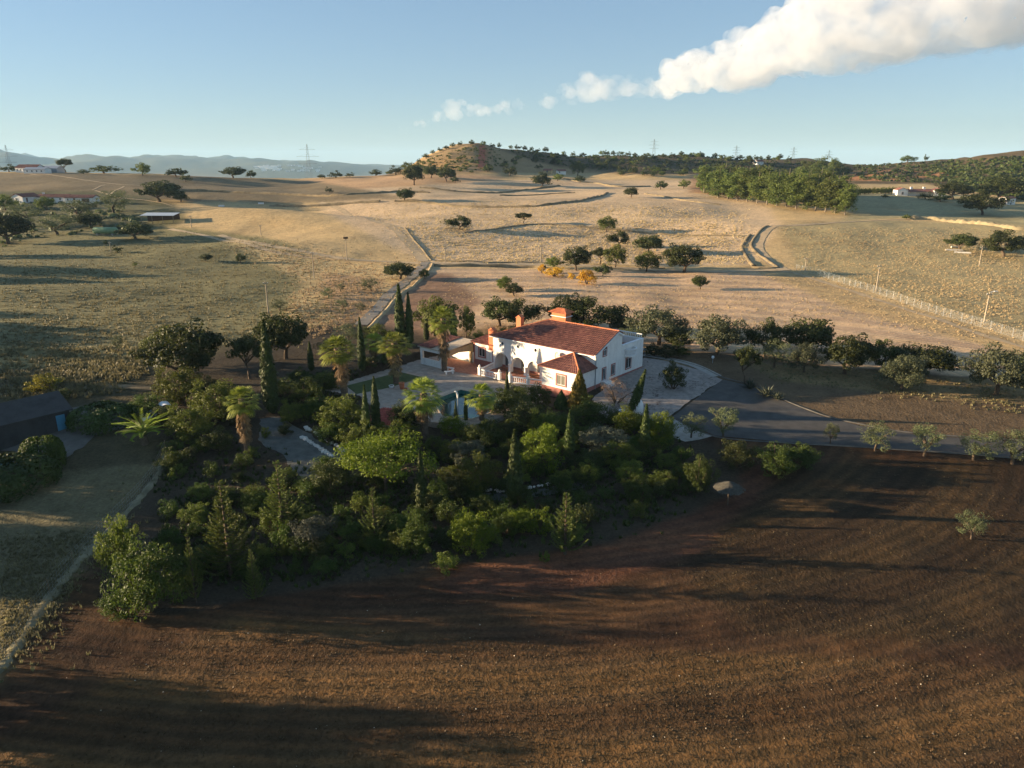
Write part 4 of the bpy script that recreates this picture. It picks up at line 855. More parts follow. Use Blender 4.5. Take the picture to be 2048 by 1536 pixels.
def window(par, sd, a, z, w, h, surround='pink_trim', name='window', inner='glass', arched=False, th=0.16):
    f = MB(); t = th; e0, e1 = -0.02, 0.07
    if arched:
        pts = [(a-w/2-t, z-t), (a+w/2+t, z-t)] + [(a + (w/2+t)*math.cos(math.pi*k/10), z+h-w/2 + (w/2+t)*math.sin(math.pi*k/10)) for k in range(11)]
        hole = arch_loop(a-w/2, a+w/2, z, z+h-w/2, 10)
        f.panel(pts, [hole], 0.09, sd.o + sd.n*e1, sd.u, (0,0,1), sd.n)
    else:
        sd.box(f, a-w/2-t, a+w/2+t, e0, e1, z-t, z); sd.box(f, a-w/2-t, a+w/2+t, e0, e1, z+h, z+h+t); sd.box(f, a-w/2-t, a-w/2, e0, e1, z, z+h); sd.box(f, a+w/2, a+w/2+t, e0, e1, z, z+h)
    wo = f.build(name, surround, par)
    g = MB(); sd.box(g, a-w/2, a+w/2, -0.02, 0.012, z, z+h - (w/2 if arched else 0))
    if arched: g.add([sd.p(a, 0.012, z+h-w/2)] + [sd.p(a + w/2*math.cos(math.pi*k/10), 0.012, z+h-w/2 + w/2*math.sin(math.pi*k/10)) for k in range(11)], [(0, k, k+1) for k in range(1, 11)])
    g.build('pane', inner, wo)
    b = MB(); s_ = 0.055
    sd.box(b, a-s_/2, a+s_/2, 0.014, 0.04, z, z+h-0.02); sd.box(b, a-w/2, a-w/2+s_, 0.015, 0.042, z, z+h-(w/2 if arched else 0)); sd.box(b, a+w/2-s_, a+w/2, 0.015, 0.042, z, z+h-(w/2 if arched else 0))
    sd.box(b, a-w/2, a+w/2, 0.013, 0.041, z, z+s_); sd.box(b, a-w/2, a+w/2, 0.013, 0.041, z+h*(.62 if arched else 1)-s_, z+h*(.62 if arched else 1))
    b.build('sash', 'white_paint', wo)
    return wo
def balusters(par, pts, z0, h, mat='white_paint'):
    """rail on turned balusters along a polyline of (x, y)"""
    bl = MB(); rl = MB()
    for (x0, y0), (x1, y1) in zip(pts[:-1], pts[1:]):
        L = math.hypot(x1-x0, y1-y0); n = max(2, int(L / 0.30)); d = Vector(((x1-x0)/L, (y1-y0)/L, 0)); s_ = Vector((-d.y, d.x, 0)) * 0.09
        for za, zb, k in ((z0+h-0.14, z0+h, 1.0), (z0+0.0, z0+0.12, 1.15)):
            a = Vector((x0, y0, 0)); b = Vector((x1, y1, 0)); vs = [q + sg*s_*k + Vector((0, 0, zz)) for zz in (za, zb) for q, sg in ((a,-1),(b,-1),(b,1),(a,1))]
            rl.add(vs, [(0,3,2,1),(4,5,6,7),(0,1,5,4),(1,2,6,5),(2,3,7,6),(3,0,4,7)])
        for i in range(n):
            t = (i + 0.5) / n; bl.lathe([(.05,0),(.045,.1),(.085,.28),(.05,.5),(.06,h-.26)], 6, (x0+(x1-x0)*t, y0+(y1-y0)*t, z0+.12))
    r = rl.build('rail', mat, par); o = bl.build('balusters', mat, r); tag(o, kind='stuff'); return r

FL = -0.7                                                     # terrace and porch floor
house = thing('house', 'white two-storey farmhouse with arcade, red tiled roofs and orange chimneys', 'house', HB, HA)
FRONT = Side((0, 0, 0), (1, 0, 0), (0, -1, 0)); RIGHT = Side((0, 0, 0), (0, 1, 0), (1, 0, 0))
# walls: arcade front, gable, rear, left
arches = [arch_loop(-18.55, -15.75, FL, 0.55), arch_loop(-15.15, -12.65, FL, 0.55), arch_loop(-12.05, -9.75, FL, 0.55)]
rounds = [circle(-17.0, 3.5, .27, .27), circle(-13.9, 3.5, .27, .27), circle(-10.55, 3.5, .27, .27)]
fw = MB().panel([(-18.9, -1.2), (0, -1.2), (0, 4.55), (-18.9, 4.55)], arches + rounds, 0.4, (0, 0, 0), (1, 0, 0), (0, 0, 1), (0, -1, 0)).build('wall', 'white_wall', house)
gw = MB().panel([(0.402, -1.2), (13.0, -0.8), (13.0, 4.5), (6.85, 4.5), (6.85, 6.2), (5.45, 6.85), (0.402, 4.6)], [], 0.35, (0, 0, 0), (0, 1, 0), (0, 0, 1), (1, 0, 0)).build('wall', 'white_wall', house)
MB().box(-18.9, -18.5, 0.402, 11.0, -1.2, 4.5).box(-18.498, -5.2, 10.6, 11.0, -1.2, 4.5).box(-5.2, -0.352, 12.65, 13.0, -1.0, 4.5).box(-5.4, -5.0, 6.85, 12.648, -1, 4.5).build('wall', 'white_wall', house)
# porch behind the arcade
MB().box(-18.49, -7.0, 1.7, 2.0, -1.2, 4.3).box(-7.0, -6.7, 0.405, 2.0, -1.2, 4.3).build('wall', 'white_wall', house)
MB().box(-18.49, -7.002, 0.405, 1.698, 2.3, 2.5).build('porch_ceiling', 'white_wall', house)
PORCH = Side((0, 1.7, 0), (1, 0, 0), (0, -1, 0))
sk = MB(); PORCH.box(sk, -18.48, -7.01, -0.01, 0.03, FL, FL+0.3); sk.build('skirting', 'pink_trim', house)
for a in (-17.3, -14.0, -10.9): window(house, PORCH, a, FL + 0.04, 0.95, 2.05, 'dark_wood', 'door', 'glass', th=0.10)
for a, nm in ((-15.45, 0), (-12.35, 0)):
    MB().lathe([(.30, FL), (.30, FL+.12), (.235, FL+.16), (.215, FL+1.0), (.22, FL+1.12), (.27, FL+1.2), (.27, FL+1.27)], 12, (a, -0.10, 0)).build('column', 'white_wall', house, True)
for cx, cz, rx, rz in ((-17.0, 3.5, .27, .27), (-13.9, 3.5, .27, .27), (-10.55, 3.5, .27, .27)):
    w0 = MB().panel(circle(cx, cz, .33, .33), [circle(cx, cz, .25, .25)], 0.06, (0, -0.04, 0), (1, 0, 0), (0, 0, 1), (0, -1, 0)).build('round_window', 'white_paint', house)
    MB().add([(cx + .26*math.cos(k*.393), 0.12, cz + .26*math.sin(k*.393)) for k in range(16)], [tuple(range(16))]).build('pane', 'glass', w0)
# gable windows and door
window(house, RIGHT, 2.30, 4.0, 0.80, 1.35, arched=True, th=0.14); window(house, RIGHT, 2.27, 0.42, 0.80, 1.75, name='door', th=0.14); window(house, RIGHT, 4.65, 0.72, 0.80, 1.50, th=0.14); window(house, RIGHT, 8.82, 0.80, 1.36, 1.55, th=0.16)
st = MB()
for k in range(3): st.box(0.01, 1.35 - 0.3*k, 1.5, 3.1, -0.9, -0.02 + 0.14*(k+1) - 0.002)
st.build('doorstep', 'white_wall', house)
pl_ = MB(); RIGHT.box(pl_, -3.9, 13.02, -0.02, 0.05, -1.1, 0.18); pl_.build('plinth', 'pink_trim', house)
MB().tube([(0.09, 0.02, -0.6), (0.09, 0.02, 4.4)], .055, 8).build('drainpipe', 'metal_grey', house)
# roof terrace at the back right
MB().box(-5.0, -0.36, 6.9, 12.6, 3.35, 3.5).build('terrace_floor', 'terracotta_floor', house)
balusters(house, [(-0.18, 12.82), (-5.2, 12.82), (-5.2, 7.4)], 4.5, 0.75)
MB().box(-0.40, 0.05, 6.9, 13.05, 4.502, 4.60).build('coping', 'white_paint', house)
bal = MB(); bal.add([(0.0, 8.9, 2.72)] + [(1.15*math.sin(math.pi*k/12), 8.9 - 1.25*math.cos(math.pi*k/12), 2.72) for k in range(13)] + [(0.0, 8.9, 2.9)] + [(1.15*math.sin(math.pi*k/12), 8.9 - 1.25*math.cos(math.pi*k/12), 2.9) for k in range(13)],
    [(0, k+1, k) for k in range(1, 13)] + [(14, 14+k, 15+k) for k in range(1, 13)] + [(k, k+1, k+15, k+14) for k in range(1, 13)])
bo = bal.build('balcony', 'white_wall', house)
balusters(bo, [(1.05*math.sin(math.pi*k/8)+.02, 8.9 - 1.15*math.cos(math.pi*k/8)) for k in range(9)], 2.9, 1.0)
# main roof: hip at the left end, gable at the right
RZ, EZ = 7.0, 4.55
roof = MB().add([(-19.3,-.45,EZ-.12),(0.25,-.45,EZ-.12),(0.25,5.45,RZ-.1),(-12.2,5.45,RZ-.1),(-19.3,11.3,EZ-.12),(-5.1,11.3,EZ-.12),(-5.1,6.9,6.28),(0.25,6.9,6.28),(-5.1,5.45,RZ-.1)],
    [(0,1,2,3),(3,4,0),(3,8,6,5,4),(8,2,7,6)]).build('roof', 'roof_tile', house)
for q in (((-19.3,-.45,EZ),(0.3,-.45,EZ),(-12.2,5.45,RZ),(0.3,5.45,RZ)), ((-19.3,11.3,EZ),(-19.3,-.45,EZ),(-12.2,5.45,RZ),(-12.2,5.451,RZ)), ((-5.0,11.3,EZ),(-19.3,11.3,EZ),(-5.0,5.45,RZ),(-12.2,5.45,RZ)), ((0.3,6.92,6.36),(-5.0,6.92,6.36),(0.3,5.45,RZ),(-5.0,5.45,RZ))):
    tag(link('tiles', tiles(*q), roof), kind='stuff')
rc = MB()
for a, b in (((0.3,5.45,RZ+.04),(-12.2,5.45,RZ+.04)), ((-12.2,5.45,RZ+.04),(-19.3,-.45,EZ+.05))):
    a, b = Vector(a), Vector(b); n_ = int((b-a).length/.42)
    for i in range(n_): rc.tube([a.lerp(b, i/n_), a.lerp(b, (i+1.08)/n_)], [.13, .105], 7)
tag(rc.build('ridge_tiles', 'orange_wall', roof), kind='stuff')
co_ = MB(); co_.box(-18.95, 0.04, -0.16, 0.0, 4.28, 4.46); co_.build('cornice', 'white_paint', house)
MB().tube([(-19.25, -0.52, 4.42), (0.28, -0.52, 4.42)], .07, 8).build('gutter', 'white_paint', house)
vg = MB()
for (y0, z0), (y1, z1) in (((-.4, 4.52), (5.45, 6.92)), ((5.45, 6.92), (6.88, 6.27))):
    vg.add([(0.02,y0,z0-.25),(0.02,y1,z1-.25),(0.02,y1,z1),(0.02,y0,z0),(0.30,y0,z0-.25),(0.30,y1,z1-.25),(0.30,y1,z1),(0.30,y0,z0)], [(0,1,2,3),(7,6,5,4),(0,4,5,1),(1,5,6,2),(2,6,7,3),(3,7,4,0)])
vg.build('verge', 'white_paint', house)
# chimneys
def chimney(x, y, w, d, z0, z1, cap, label=None):
    c = MB().box(x-w/2, x+w/2, y-d/2, y+d/2, z0, z1).build('chimney', 'orange_wall', house)
    if cap:
        MB().box(x-w/2-.14, x+w/2+.14, y-d/2-.14, y+d/2+.14, z1-.62, z1-.52).build('band', 'white_paint', c)
        k = .42; e = [(x-w/2-k, y-d/2-k, z1), (x+w/2+k, y-d/2-k, z1), (x+w/2+k, y+d/2+k, z1), (x-w/2-k, y+d/2+k, z1)]; t0, t1 = (x-w*.22, y, z1+.62), (x+w*.22, y, z1+.62)
        cp = MB().add(e + [t0, t1], [(0,1,5,4),(1,2,5),(2,3,4,5),(3,0,4),(3,2,1,0)]).build('cap', 'orange_wall', c)
        for q in ((e[0], e[1], t0, t1), (e[1], e[2], t1, (t1[0], t1[1]+.001, t1[2])), (e[3], e[0], (t0[0], t0[1]+.001, t0[2]), t0), (e[2], e[3], t1, t0)):
            link('tiles', tiles(*q, 'orange_wall', .24, .3, .05), c)
    else: MB().box(x-w/2-.07, x+w/2+.07, y-d/2-.07, y+d/2+.07, z1, z1+.12).add([(x-w/2,y-d/2,z1+.12),(x+w/2,y-d/2,z1+.12),(x+w/2,y+d/2,z1+.12),(x-w/2,y+d/2,z1+.12),(x,y-d/2,z1+.5),(x,y+d/2,z1+.5)], [(0,1,4),(1,2,5,4),(2,3,5),(3,0,4,5)]).build('cap', 'orange_wall', c)
    if label: c['label'] = label
chimney(-11.2, 7.2, 2.6, 1.5, 5.4, 8.05, True, 'massive orange chimney with a tiled cap and white band')
chimney(-19.35, 0.4, 1.0, 0.75, 2.0, 5.15, False); chimney(-17.3, 4.6, 0.95, 0.8, 3.8, 6.75, False)
# left wing
LW = Side((0, 0.35, 0), (1, 0, 0), (0, -1, 0))
wg = MB().box(-23.3, -18.902, 0.35, 6.5, -1.2, 2.75).build('wing', 'white_wall', house)
window(wg, LW, -21.55, 0.62, 1.25, 1.35, th=0.2)
pk = MB(); LW.box(pk, -23.34, -18.91, -0.01, 0.04, -1.1, 0.02); LW.box(pk, -23.34, -23.06, -0.01, 0.045, 0.02, 2.7); LW.box(pk, -19.35, -18.91, -0.01, 0.045, 0.02, 2.7); pk.build('plinth', 'pink_trim', wg)
wr = MB().add([(-23.7,-.1,2.75),(-18.9,-.1,2.75),(-18.9,3.4,3.95),(-21.6,3.4,3.95),(-23.7,6.9,2.75),(-18.9,6.9,2.75)], [(0,1,2,3),(3,4,0),(3,2,5,4)]).build('wing_roof', 'roof_tile', wg)
for q in (((-23.7,-.1,2.82),(-18.9,-.1,2.82),(-21.6,3.4,4.02),(-18.9,3.4,4.02)), ((-23.7,6.9,2.82),(-23.7,-.1,2.82),(-21.6,3.4,4.02),(-21.6,3.401,4.02))): tag(link('tiles', tiles(*q), wr), kind='stuff')
# pavilion
pv = MB().box(-6.3, -0.003, -3.9, -0.002, -1.4, 2.72).build('pavilion', 'white_wall', house)
PF = Side((0, -3.9, 0), (1, 0, 0), (0, -1, 0)); window(pv, PF, -2.95, 0.55, 1.45, 1.40, th=0.2, inner='curtain')
pp = MB(); PF.box(pp, -6.34, 0.05, -0.01, 0.045, -1.4, 0.0); pp.box(-6.345, -6.3, -3.9, 0, -1.4, 0.0); pp.build('plinth', 'pink_trim', pv)
E_ = [(-6.75,-4.35,2.78),(0.45,-4.35,2.78),(0.45,-0.003,2.78),(-6.75,-0.003,2.78),(-3.15,-0.75,4.42),(-3.15,-0.003,4.42)]
pr_ = MB().add([(a, b, c-.07) for a, b, c in E_], [(0,1,4),(1,2,5,4),(3,0,4,5),(0,3,2,1)]).build('pavilion_roof', 'roof_tile', pv)
for q in ((E_[0],E_[1],E_[4],(E_[4][0]+.001,E_[4][1],E_[4][2])), (E_[1],E_[2],E_[4],E_[5]), (E_[3],E_[0],E_[5],E_[4])): tag(link('tiles', tiles(*q), pr_), kind='stuff')
hp = MB()
for a, b in ((E_[4], E_[1]), (E_[4], E_[0]), (E_[4], E_[5])):
    a, b = Vector(a)+Vector((0,0,.06)), Vector(b)+Vector((0,0,.06)); n_ = max(2, int((b-a).length/.42))
    for i in range(n_): hp.tube([a.lerp(b, i/n_), a.lerp(b, (i+1.08)/n_)], [.12, .10], 7)
tag(hp.build('hip_tiles', 'orange_wall', pr_), kind='stuff')
# satellite dish on the front wall
di = MB(); di.lathe([(.02,.0),(.28,.04),(.46,.13),(.50,.18)], 14, cap=False); d_ = di.build('satellite_dish', 'dish_grey', house, True, (-6.2, -0.45, 3.55)); d_.rotation_euler = (R(75), 0, R(-25))
MB().tube([(-6.2, -0.01, 3.4), (-6.2, -0.38, 3.5)], .03, 6).build('dish_arm', 'metal_grey', house)
# porch balustrade and newels
pb = thing('porch_balustrade', 'white turned-baluster railing around the terracotta porch terrace', 'balustrade', HB, HA)
for pts in ([(-18.7, -0.2), (-17.9, -4.2), (-13.9, -4.3)], [(-11.9, -4.3), (-6.4, -2.6)]): balusters(pb, pts, FL, 0.95)
for x, y in ((-17.9, -4.25), (-13.9, -4.3), (-11.9, -4.3), (-9.2, -3.45)):
    MB().box(x-.2, x+.2, y-.2, y+.2, FL, FL+1.08).box(x-.26, x+.26, y-.26, y+.26, FL+1.08, FL+1.16).lathe([(.10,0),(.17,.12),(.18,.22),(.10,.38),(.02,.46)], 8, (x, y, FL+1.16)).build('newel', 'white_wall', pb)
sp_ = MB()
for k in range(2): sp_.box(-13.6, -12.2, -4.9 - .3*k, -4.1, FL-.7, FL - .06 - .16*k)
sp_.build('porch_step', 'sandstone', pb)

# ------------------------------------------------------------------ terrace, lawn, pool
TZ = -0.86
POOL = [(-15.2,-11.2),(-14.8,-17.0),(-9.2,-20.8),(-5.6,-19.2),(-5.2,-12.2),(-9.5,-10.6)]
deck = MB().panel([(-32,-2),(-30.5,-25),(-23.3,-22.6),(-17.3,-24.4),(-14,-24.0),(-8.6,-23.2),(-3.4,-20.4),(-3.0,-8),(-6.35,-4.2),(-6.35,1.0),(-24,1.6),(-31,1.6)], [POOL], 1.9, (0,0,TZ), (1,0,0), (0,1,0), (0,0,1)).build('terrace', 'paving', None, loc=HB, rz=HA); tag(deck, kind='structure')
def sheet(name, pts, z, mat, kind='structure'):
    o = MB().panel(pts, [], 0.02, (0,0,z), (1,0,0), (0,1,0), (0,0,1)).build(name, mat, None, loc=HB, rz=HA); return tag(o, kind=kind)
sheet('porch_floor', [(-18.48,1.69),(-18.3,-4.1),(-6.36,-2.6),(-6.36,-0.01),(-7.1,0.42),(-7.1,1.69)], FL, 'terracotta_floor'); sheet('terracotta_terrace', [(-29.0,0.3),(-25.0,-5.4),(-22.6,-5.2),(-18.31,-4.3),(-18.52,0.28),(-23.2,0.30)], TZ+.03, 'terracotta_floor')
sheet('lawn', [(-29.2,-20.5),(-28.6,-10.6),(-24.0,-10.4),(-23.7,-17.0),(-24.9,-22.0)], TZ+.03, 'lawn'); sheet('pool_surround', [(-16.4,-10.2),(-16.0,-17.6),(-15.25,-17.2),(-15.6,-11.0),(-9.4,-10.1),(-9.6,-9.2)], TZ+.025, 'sandstone')
pool = thing('swimming_pool', 'irregular swimming pool with dark teal water beside the terrace', 'pool', HB, HA)
pw_ = MB(); n_ = len(POOL)
for i in range(n_):
    (x0, y0), (x1, y1) = POOL[i], POOL[(i+1) % n_]; pw_.add([(x0,y0,TZ-.01),(x1,y1,TZ-.01),(x1,y1,TZ-1.8),(x0,y0,TZ-1.8)], [(0,1,2,3)])
pcx = sum(q[0] for q in POOL)/n_; pcy = sum(q[1] for q in POOL)/n_
SHR = [(pcx + (x-pcx)*.994, pcy + (y-pcy)*.994) for x, y in POOL]
bs = MB().panel(POOL, [SHR], 0.9, (0,0,TZ-.03), (1,0,0), (0,1,0), (0,0,1)).build('basin', 'pool_tile', pool)
MB().panel([(pcx + (x-pcx)*1.035, pcy + (y-pcy)*1.035) for x, y in POOL], [POOL], 0.05, (0,0,TZ+.06), (1,0,0), (0,1,0), (0,0,1)).build('coping', 'sandstone', pool)
MB().add([(x, y, TZ-.55) for x, y in SHR], [tuple(range(n_))]).build('water', 'pool_water', pool)
# carport
cp_ = thing('carport', 'white-walled carport with low terracotta roof and ochre archway', 'carport', HB, HA)
MB().box(-29.8,-29.4,-5.2,-4.8,TZ,2.05).build('post', 'white_wall', cp_); MB().box(-25.6,-25.2,-5.2,-4.8,TZ,2.0).build('post', 'white_wall', cp_)
MB().box(-29.398,-25.602,-5.15,-4.9,TZ,0.2).box(-29.85,-25.15,-5.22,-4.78,1.45,2.0).build('front_wall', 'white_wall', cp_)
MB().box(-29.6,-24.0,0.9,1.15,TZ,0.75).build('rear_wall', 'white_wall', cp_)
MB().panel([(-5.22,TZ),(-4.75,TZ),(-4.75,1.0),(-2.2,1.35),(0.5,1.0),(0.5,TZ),(1.1,TZ),(1.1,2.1),(-5.22,2.0)], [], .3, (-24.2,0,0), (0,1,0), (0,0,1), (1,0,0)).build('archway', 'ochre_wall', cp_)
ro_ = MB().add([(-30.1,-5.5,2.0),(-23.9,-5.5,2.0),(-23.9,1.5,2.55),(-30.1,1.5,2.55),(-30.1,-5.5,2.12),(-23.9,-5.5,2.12),(-23.9,1.5,2.67),(-30.1,1.5,2.67)], [(3,2,1,0),(4,5,6,7),(0,1,5,4),(1,2,6,5),(2,3,7,6),(3,0,4,7)]).build('roof', 'sandstone', cp_)
tag(link('tiles', tiles((-30.1,-5.5,2.13),(-27.0,-5.5,2.13),(-30.1,1.5,2.68),(-27.0,1.5,2.68)), ro_), kind='stuff')
# small tiled pump house below the terrace
ph = thing('pump_house', 'small low pump house with a red tiled roof below the terrace', 'hut', (-16.0, 87.4, T(-16, 87.4)), R(-12))
MB().box(-1.7,1.7,-1.9,2.0,-.4,0.25).build('wall', 'white_wall', ph)
pr2 = MB().add([(-2.2,-2.5,0.15),(2.2,-2.5,0.15),(2.2,2.3,0.15),(-2.2,2.3,0.15),(-.7,1.0,1.15),(.7,1.0,1.15)], [(0,1,5,4),(1,2,5),(2,3,4,5),(3,0,4)]).build('roof', 'red_tile', ph)
for q in (((-2.2,-2.5,.2),(2.2,-2.5,.2),(-.7,1,1.2),(.7,1,1.2)), ((2.2,-2.5,.2),(2.2,2.3,.2),(.7,1,1.2),(.7,1.001,1.2)), ((-2.2,2.3,.2),(-2.2,-2.5,.2),(-.7,1.001,1.2),(-.7,1,1.2))): tag(link('tiles', tiles(*q, 'red_tile'), pr2), kind='stuff')
# terrace furniture
def bench(px, py, z, rz, lab):
    p = at_z(px, py, z); b = thing('stone_bench', lab, 'bench', p, rz); MB().box(-.75,.75,-.22,.22,.4,.5).build('seat', 'white_paint', b)
    for s in (-.5, .5): MB().box(s-.09, s+.09, -.18, .18, 0, .4).build('leg', 'white_paint', b)
bench(899, 748, TZ, R(20), 'white stone bench at the foot of the tallest palm'); bench(900, 741, TZ+.03, R(-35), 'second white stone bench, behind the palm bench')
def pot(px, py, z, r, h, mat, lab, name='flower_pot'):
    p = at_z(px, py, z); b = thing(name, lab, 'pot', p); MB().lathe([(r*.62,0),(r*.9,h*.55),(r*.82,h*.85),(r,h*.9),(r,h),(r*.8,h),(r*.75,h*.9)], 12).build('body', mat, b, True)
    MB().lathe([(r*.78,h*.9),(.01,h*.92)], 12).build('soil', 'bark', b)
pot(804, 778, TZ, .42, .95, 'orange_wall', 'tall terracotta urn beside the shaggy palm'); pot(811, 782, TZ, .3, .45, 'orange_wall', 'low terracotta pot right of the urn'); pot(783, 776, TZ, .4, .4, 'white_paint', 'white pot left of the shaggy palm')
pot(1243, 832, at_z(1243,832,-.9).z, .4, .8, 'white_paint', 'white square planter above the bright feathery shrub', 'planter')
lp_ = thing('garden_lamp', 'slim white garden lamp with a bent head by the pool', 'lamp', HW(-6.6, -20.6, TZ)); MB().tube([(0,0,0),(0,0,2.9)], .05, 6).build('pole', 'metal_grey', lp_)
MB().tube([(0,0,2.9),(0,0,3.35),(-.12,-.1,3.7),(-.3,-.25,3.85)], [.09,.13,.12,.07], 8).build('head', 'white_paint', lp_)
lg = thing('sun_lounger', 'white sun lounger at the pool edge behind the pool palm', 'lounger', HW(-6.9, -11.2, TZ), R(30)); MB().box(-.95,.4,-.33,.33,.28,.36).build('seat', 'white_paint', lg)
MB().add([(.4,-.33,.28),(.4,.33,.28),(1.0,.33,.72),(1.0,-.33,.72),(.4,-.33,.35),(.4,.33,.35),(.97,.33,.79),(.97,-.33,.79)], [(0,1,2,3),(7,6,5,4),(0,4,5,1),(1,5,6,2),(2,6,7,3),(3,7,4,0)]).build('backrest', 'white_paint', lg)
for sx_ in (-.85, .35):
    for sy_ in (-.28, .28): MB().box(sx_-.03, sx_+.03, sy_-.03, sy_+.03, 0, .28).build('leg', 'white_paint', lg)
ov = thing('bread_oven', 'white domed outdoor bread oven behind the leaning cypress', 'oven', hit(1272, 822), R(-30)); MB().lathe([(.95,-.3),(.95,.6),(.9,1.0),(.7,1.4),(.4,1.65),(.02,1.75)], 16).build('dome', 'white_wall', ov, True)
MB().panel(arch_loop(-.3,.3,.55,.8,8), [], .2, (0,-.97,0), (1,0,0), (0,0,1), (0,-1,0)).build('mouth', 'dark_wood', ov)
for px, py, lab in ((1289,706,'white globe lamp at the rear house corner'), (1425,722,'globe lamp on the bank beside the forecourt path')):
    gl = thing('globe_lamp', lab, 'lamp', hit(px, py + 4)); MB().tube([(0,0,-.1),(0,0,.7)], .05, 6).build('post', 'metal_grey', gl); MB().lathe([(.05,0),(.2,.1),(.24,.24),(.2,.38),(.05,.48)], 10, (0,0,.7)).build('globe', 'white_paint', gl, True)

# ------------------------------------------------------------------ roads, yards, banks
plain('kerb_stone', (0.12, 0.108, 0.09), 0.9, 0.3, 1, 0.3); plain('gravel', (0.30, 0.255, 0.215), 0.95, 0.3, 1.5, 0.5, 10); plain('asphalt', (0.082, 0.075, 0.066), 0.9, 0.25, 0.8, 0.3, 14); plain('path_gravel', (0.12, 0.118, 0.10), 0.95, 0.3, 1.2, 0.4, 10)
plain('track', (0.42, 0.31, 0.18), 0.95, 0.25, 0.5, 0.5, 3); plain('pale_lane', (0.22, 0.19, 0.15), 0.95, 0.25, 0.5, 0.4, 4); plain('dark_weed', (0.22, 0.165, 0.09), 0.95, 0.4, 0.4, 0.8, 2); plain('straw_bank', (0.40, 0.295, 0.155), 0.95, 0.3, 0.4, 0.8, 2)
plain('yellow_clay', (0.27, 0.22, 0.125), 0.95, 0.25, 0.3, 1.0, 1.2); plain('yard', (0.15, 0.135, 0.11), 0.95, 0.25, 0.7, 0.3, 6); plain('white_stone', (0.66, 0.62, 0.54), 0.9, 0.2, 2, 0.6, 4)
def drape(name, poly, mat, lift=0.05, step=1.2, kind='structure', rough=0.0):
    """a sheet laid on the ground inside an outline of photo pixels"""
    pts = [hit(*q) for q in poly]
    if rough:                                                 # worn, uneven edge
        out = []
        for a, b in zip(pts, pts[1:] + pts[:1]):
            m = max(1, int((b - a).length / 0.7)); nrm = Vector((-(b - a).y, (b - a).x, 0)).normalized()
            for k in range(m): out.append(a.lerp(b, k / m) + nrm * (random.gauss(0, rough) + rough * 1.5 * math.sin(k * 0.7)))
        pts = out
    xs = [p.x for p in pts]; ys = [p.y for p in pts]
    bm = bmesh.new(); loops = [[Vector((p.x, p.y, 0)) for p in pts]]
    vs = [bm.verts.new((p.x, p.y, 0)) for p in pts]; f = bm.faces.new(vs)
    for ax, lo, hi in (((1,0,0), min(xs), max(xs)), ((0,1,0), min(ys), max(ys))):
        k = lo + step
        while k < hi:
            bmesh.ops.bisect_plane(bm, geom=bm.verts[:]+bm.edges[:]+bm.faces[:], plane_co=Vector(ax)*k, plane_no=ax); k += step
    for v in bm.verts: v.co.z = T(v.co.x, v.co.y) + lift
    bmesh.ops.recalc_face_normals(bm, faces=bm.faces)
    if sum(f_.normal.z for f_ in bm.faces) < 0: bmesh.ops.reverse_faces(bm, faces=bm.faces)
    me = bpy.data.meshes.new(name); bm.to_mesh(me); bm.free(); me.materials.append(MATS[mat])
    return tag(link(name, me), kind=kind)
def smooth_line(pts, step):
    out = []; n = len(pts)
    for i in range(n - 1):
        p0, p1, p2, p3 = pts[max(i-1,0)], pts[i], pts[i+1], pts[min(i+2,n-1)]; m = max(1, int((p2-p1).length / step))
        for k in range(m):
            t = k / m; out.append(0.5*((2*p1) + (p2-p0)*t + (2*p0-5*p1+4*p2-p3)*t*t + (3*p1-p0-3*p2+p3)*t**3))
    out.append(pts[-1]); return out
def ribbon(name, px, width, mat, lift=0.06, h=0.0, step=2.5, jag=0.12, kind='structure', off=0.0):
    """a strip along a line of photo pixels; h > 0 heaps it into a bank"""
    P = smooth_line([Vector((q.x, q.y, 0)) for q in (hit(*a) for a in px)], step); V = []; Fc = []; prof = [(-.5, 0), (-.3, .75), (0, 1), (.3, .75), (.5, 0)]
    for i, p in enumerate(P):
        d = (P[min(i+1, len(P)-1)] - P[max(i-1, 0)]).normalized(); s = Vector((-d.y, d.x, 0)); w = width * (1 + jag * random.uniform(-1, 1)); hh = h * (1 + 0.35 * random.uniform(-1, 1))
        for a, b in prof:
            q = p + s * (a * w + off); V.append((q.x, q.y, T(q.x, q.y) + lift + hh * b))
    m = len(prof)
    for i in range(len(P)-1):
        for k in range(m-1): Fc.append((i*m+k, (i+1)*m+k, (i+1)*m+k+1, i*m+k+1))
    me = mesh_np(name, np.array(V), np.array(Fc), mat, True)
    bm = bmesh.new(); bm.from_mesh(me); bmesh.ops.recalc_face_normals(bm, faces=bm.faces)
    if sum(f_.normal.z for f_ in bm.faces) < 0: bmesh.ops.reverse_faces(bm, faces=bm.faces)
    bm.to_mesh(me); bm.free()
    return tag(link(name, me), kind=kind)
drape('gravel_yard', [(1184,800),(1289,716),(1330,722),(1400,740),(1445,760),(1340,832),(1300,850),(1240,850),(1200,830)], 'gravel', 0.05, rough=0.06)
drape('forecourt', [(1447,760),(1500,772),(1560,800),(1640,832),(1720,852),(1850,872),(2150,890),(2150,925),(1900,905),(1700,892),(1560,884),(1430,872),(1345,834)], 'asphalt', 0.05)
drape('concrete_pad', [(1340,836),(1424,873),(1398,880),(1370,884),(1325,866),(1300,852)], 'concrete', 0.058, rough=0.04)
ribbon('kerb', [(1290,712),(1330,716),(1400,734),(1446,756),(1500,769),(1560,797),(1640,829),(1720,849),(1850,869),(2150,887)], 0.3, 'kerb_stone', 0.05, 0.10, 1.5, 0.0)
ribbon('kerb', [(1345,836),(1430,874),(1560,886),(1700,894),(1900,907),(2150,927)], 0.25, 'kerb_stone', 0.05, 0.10, 1.5, 0.0)
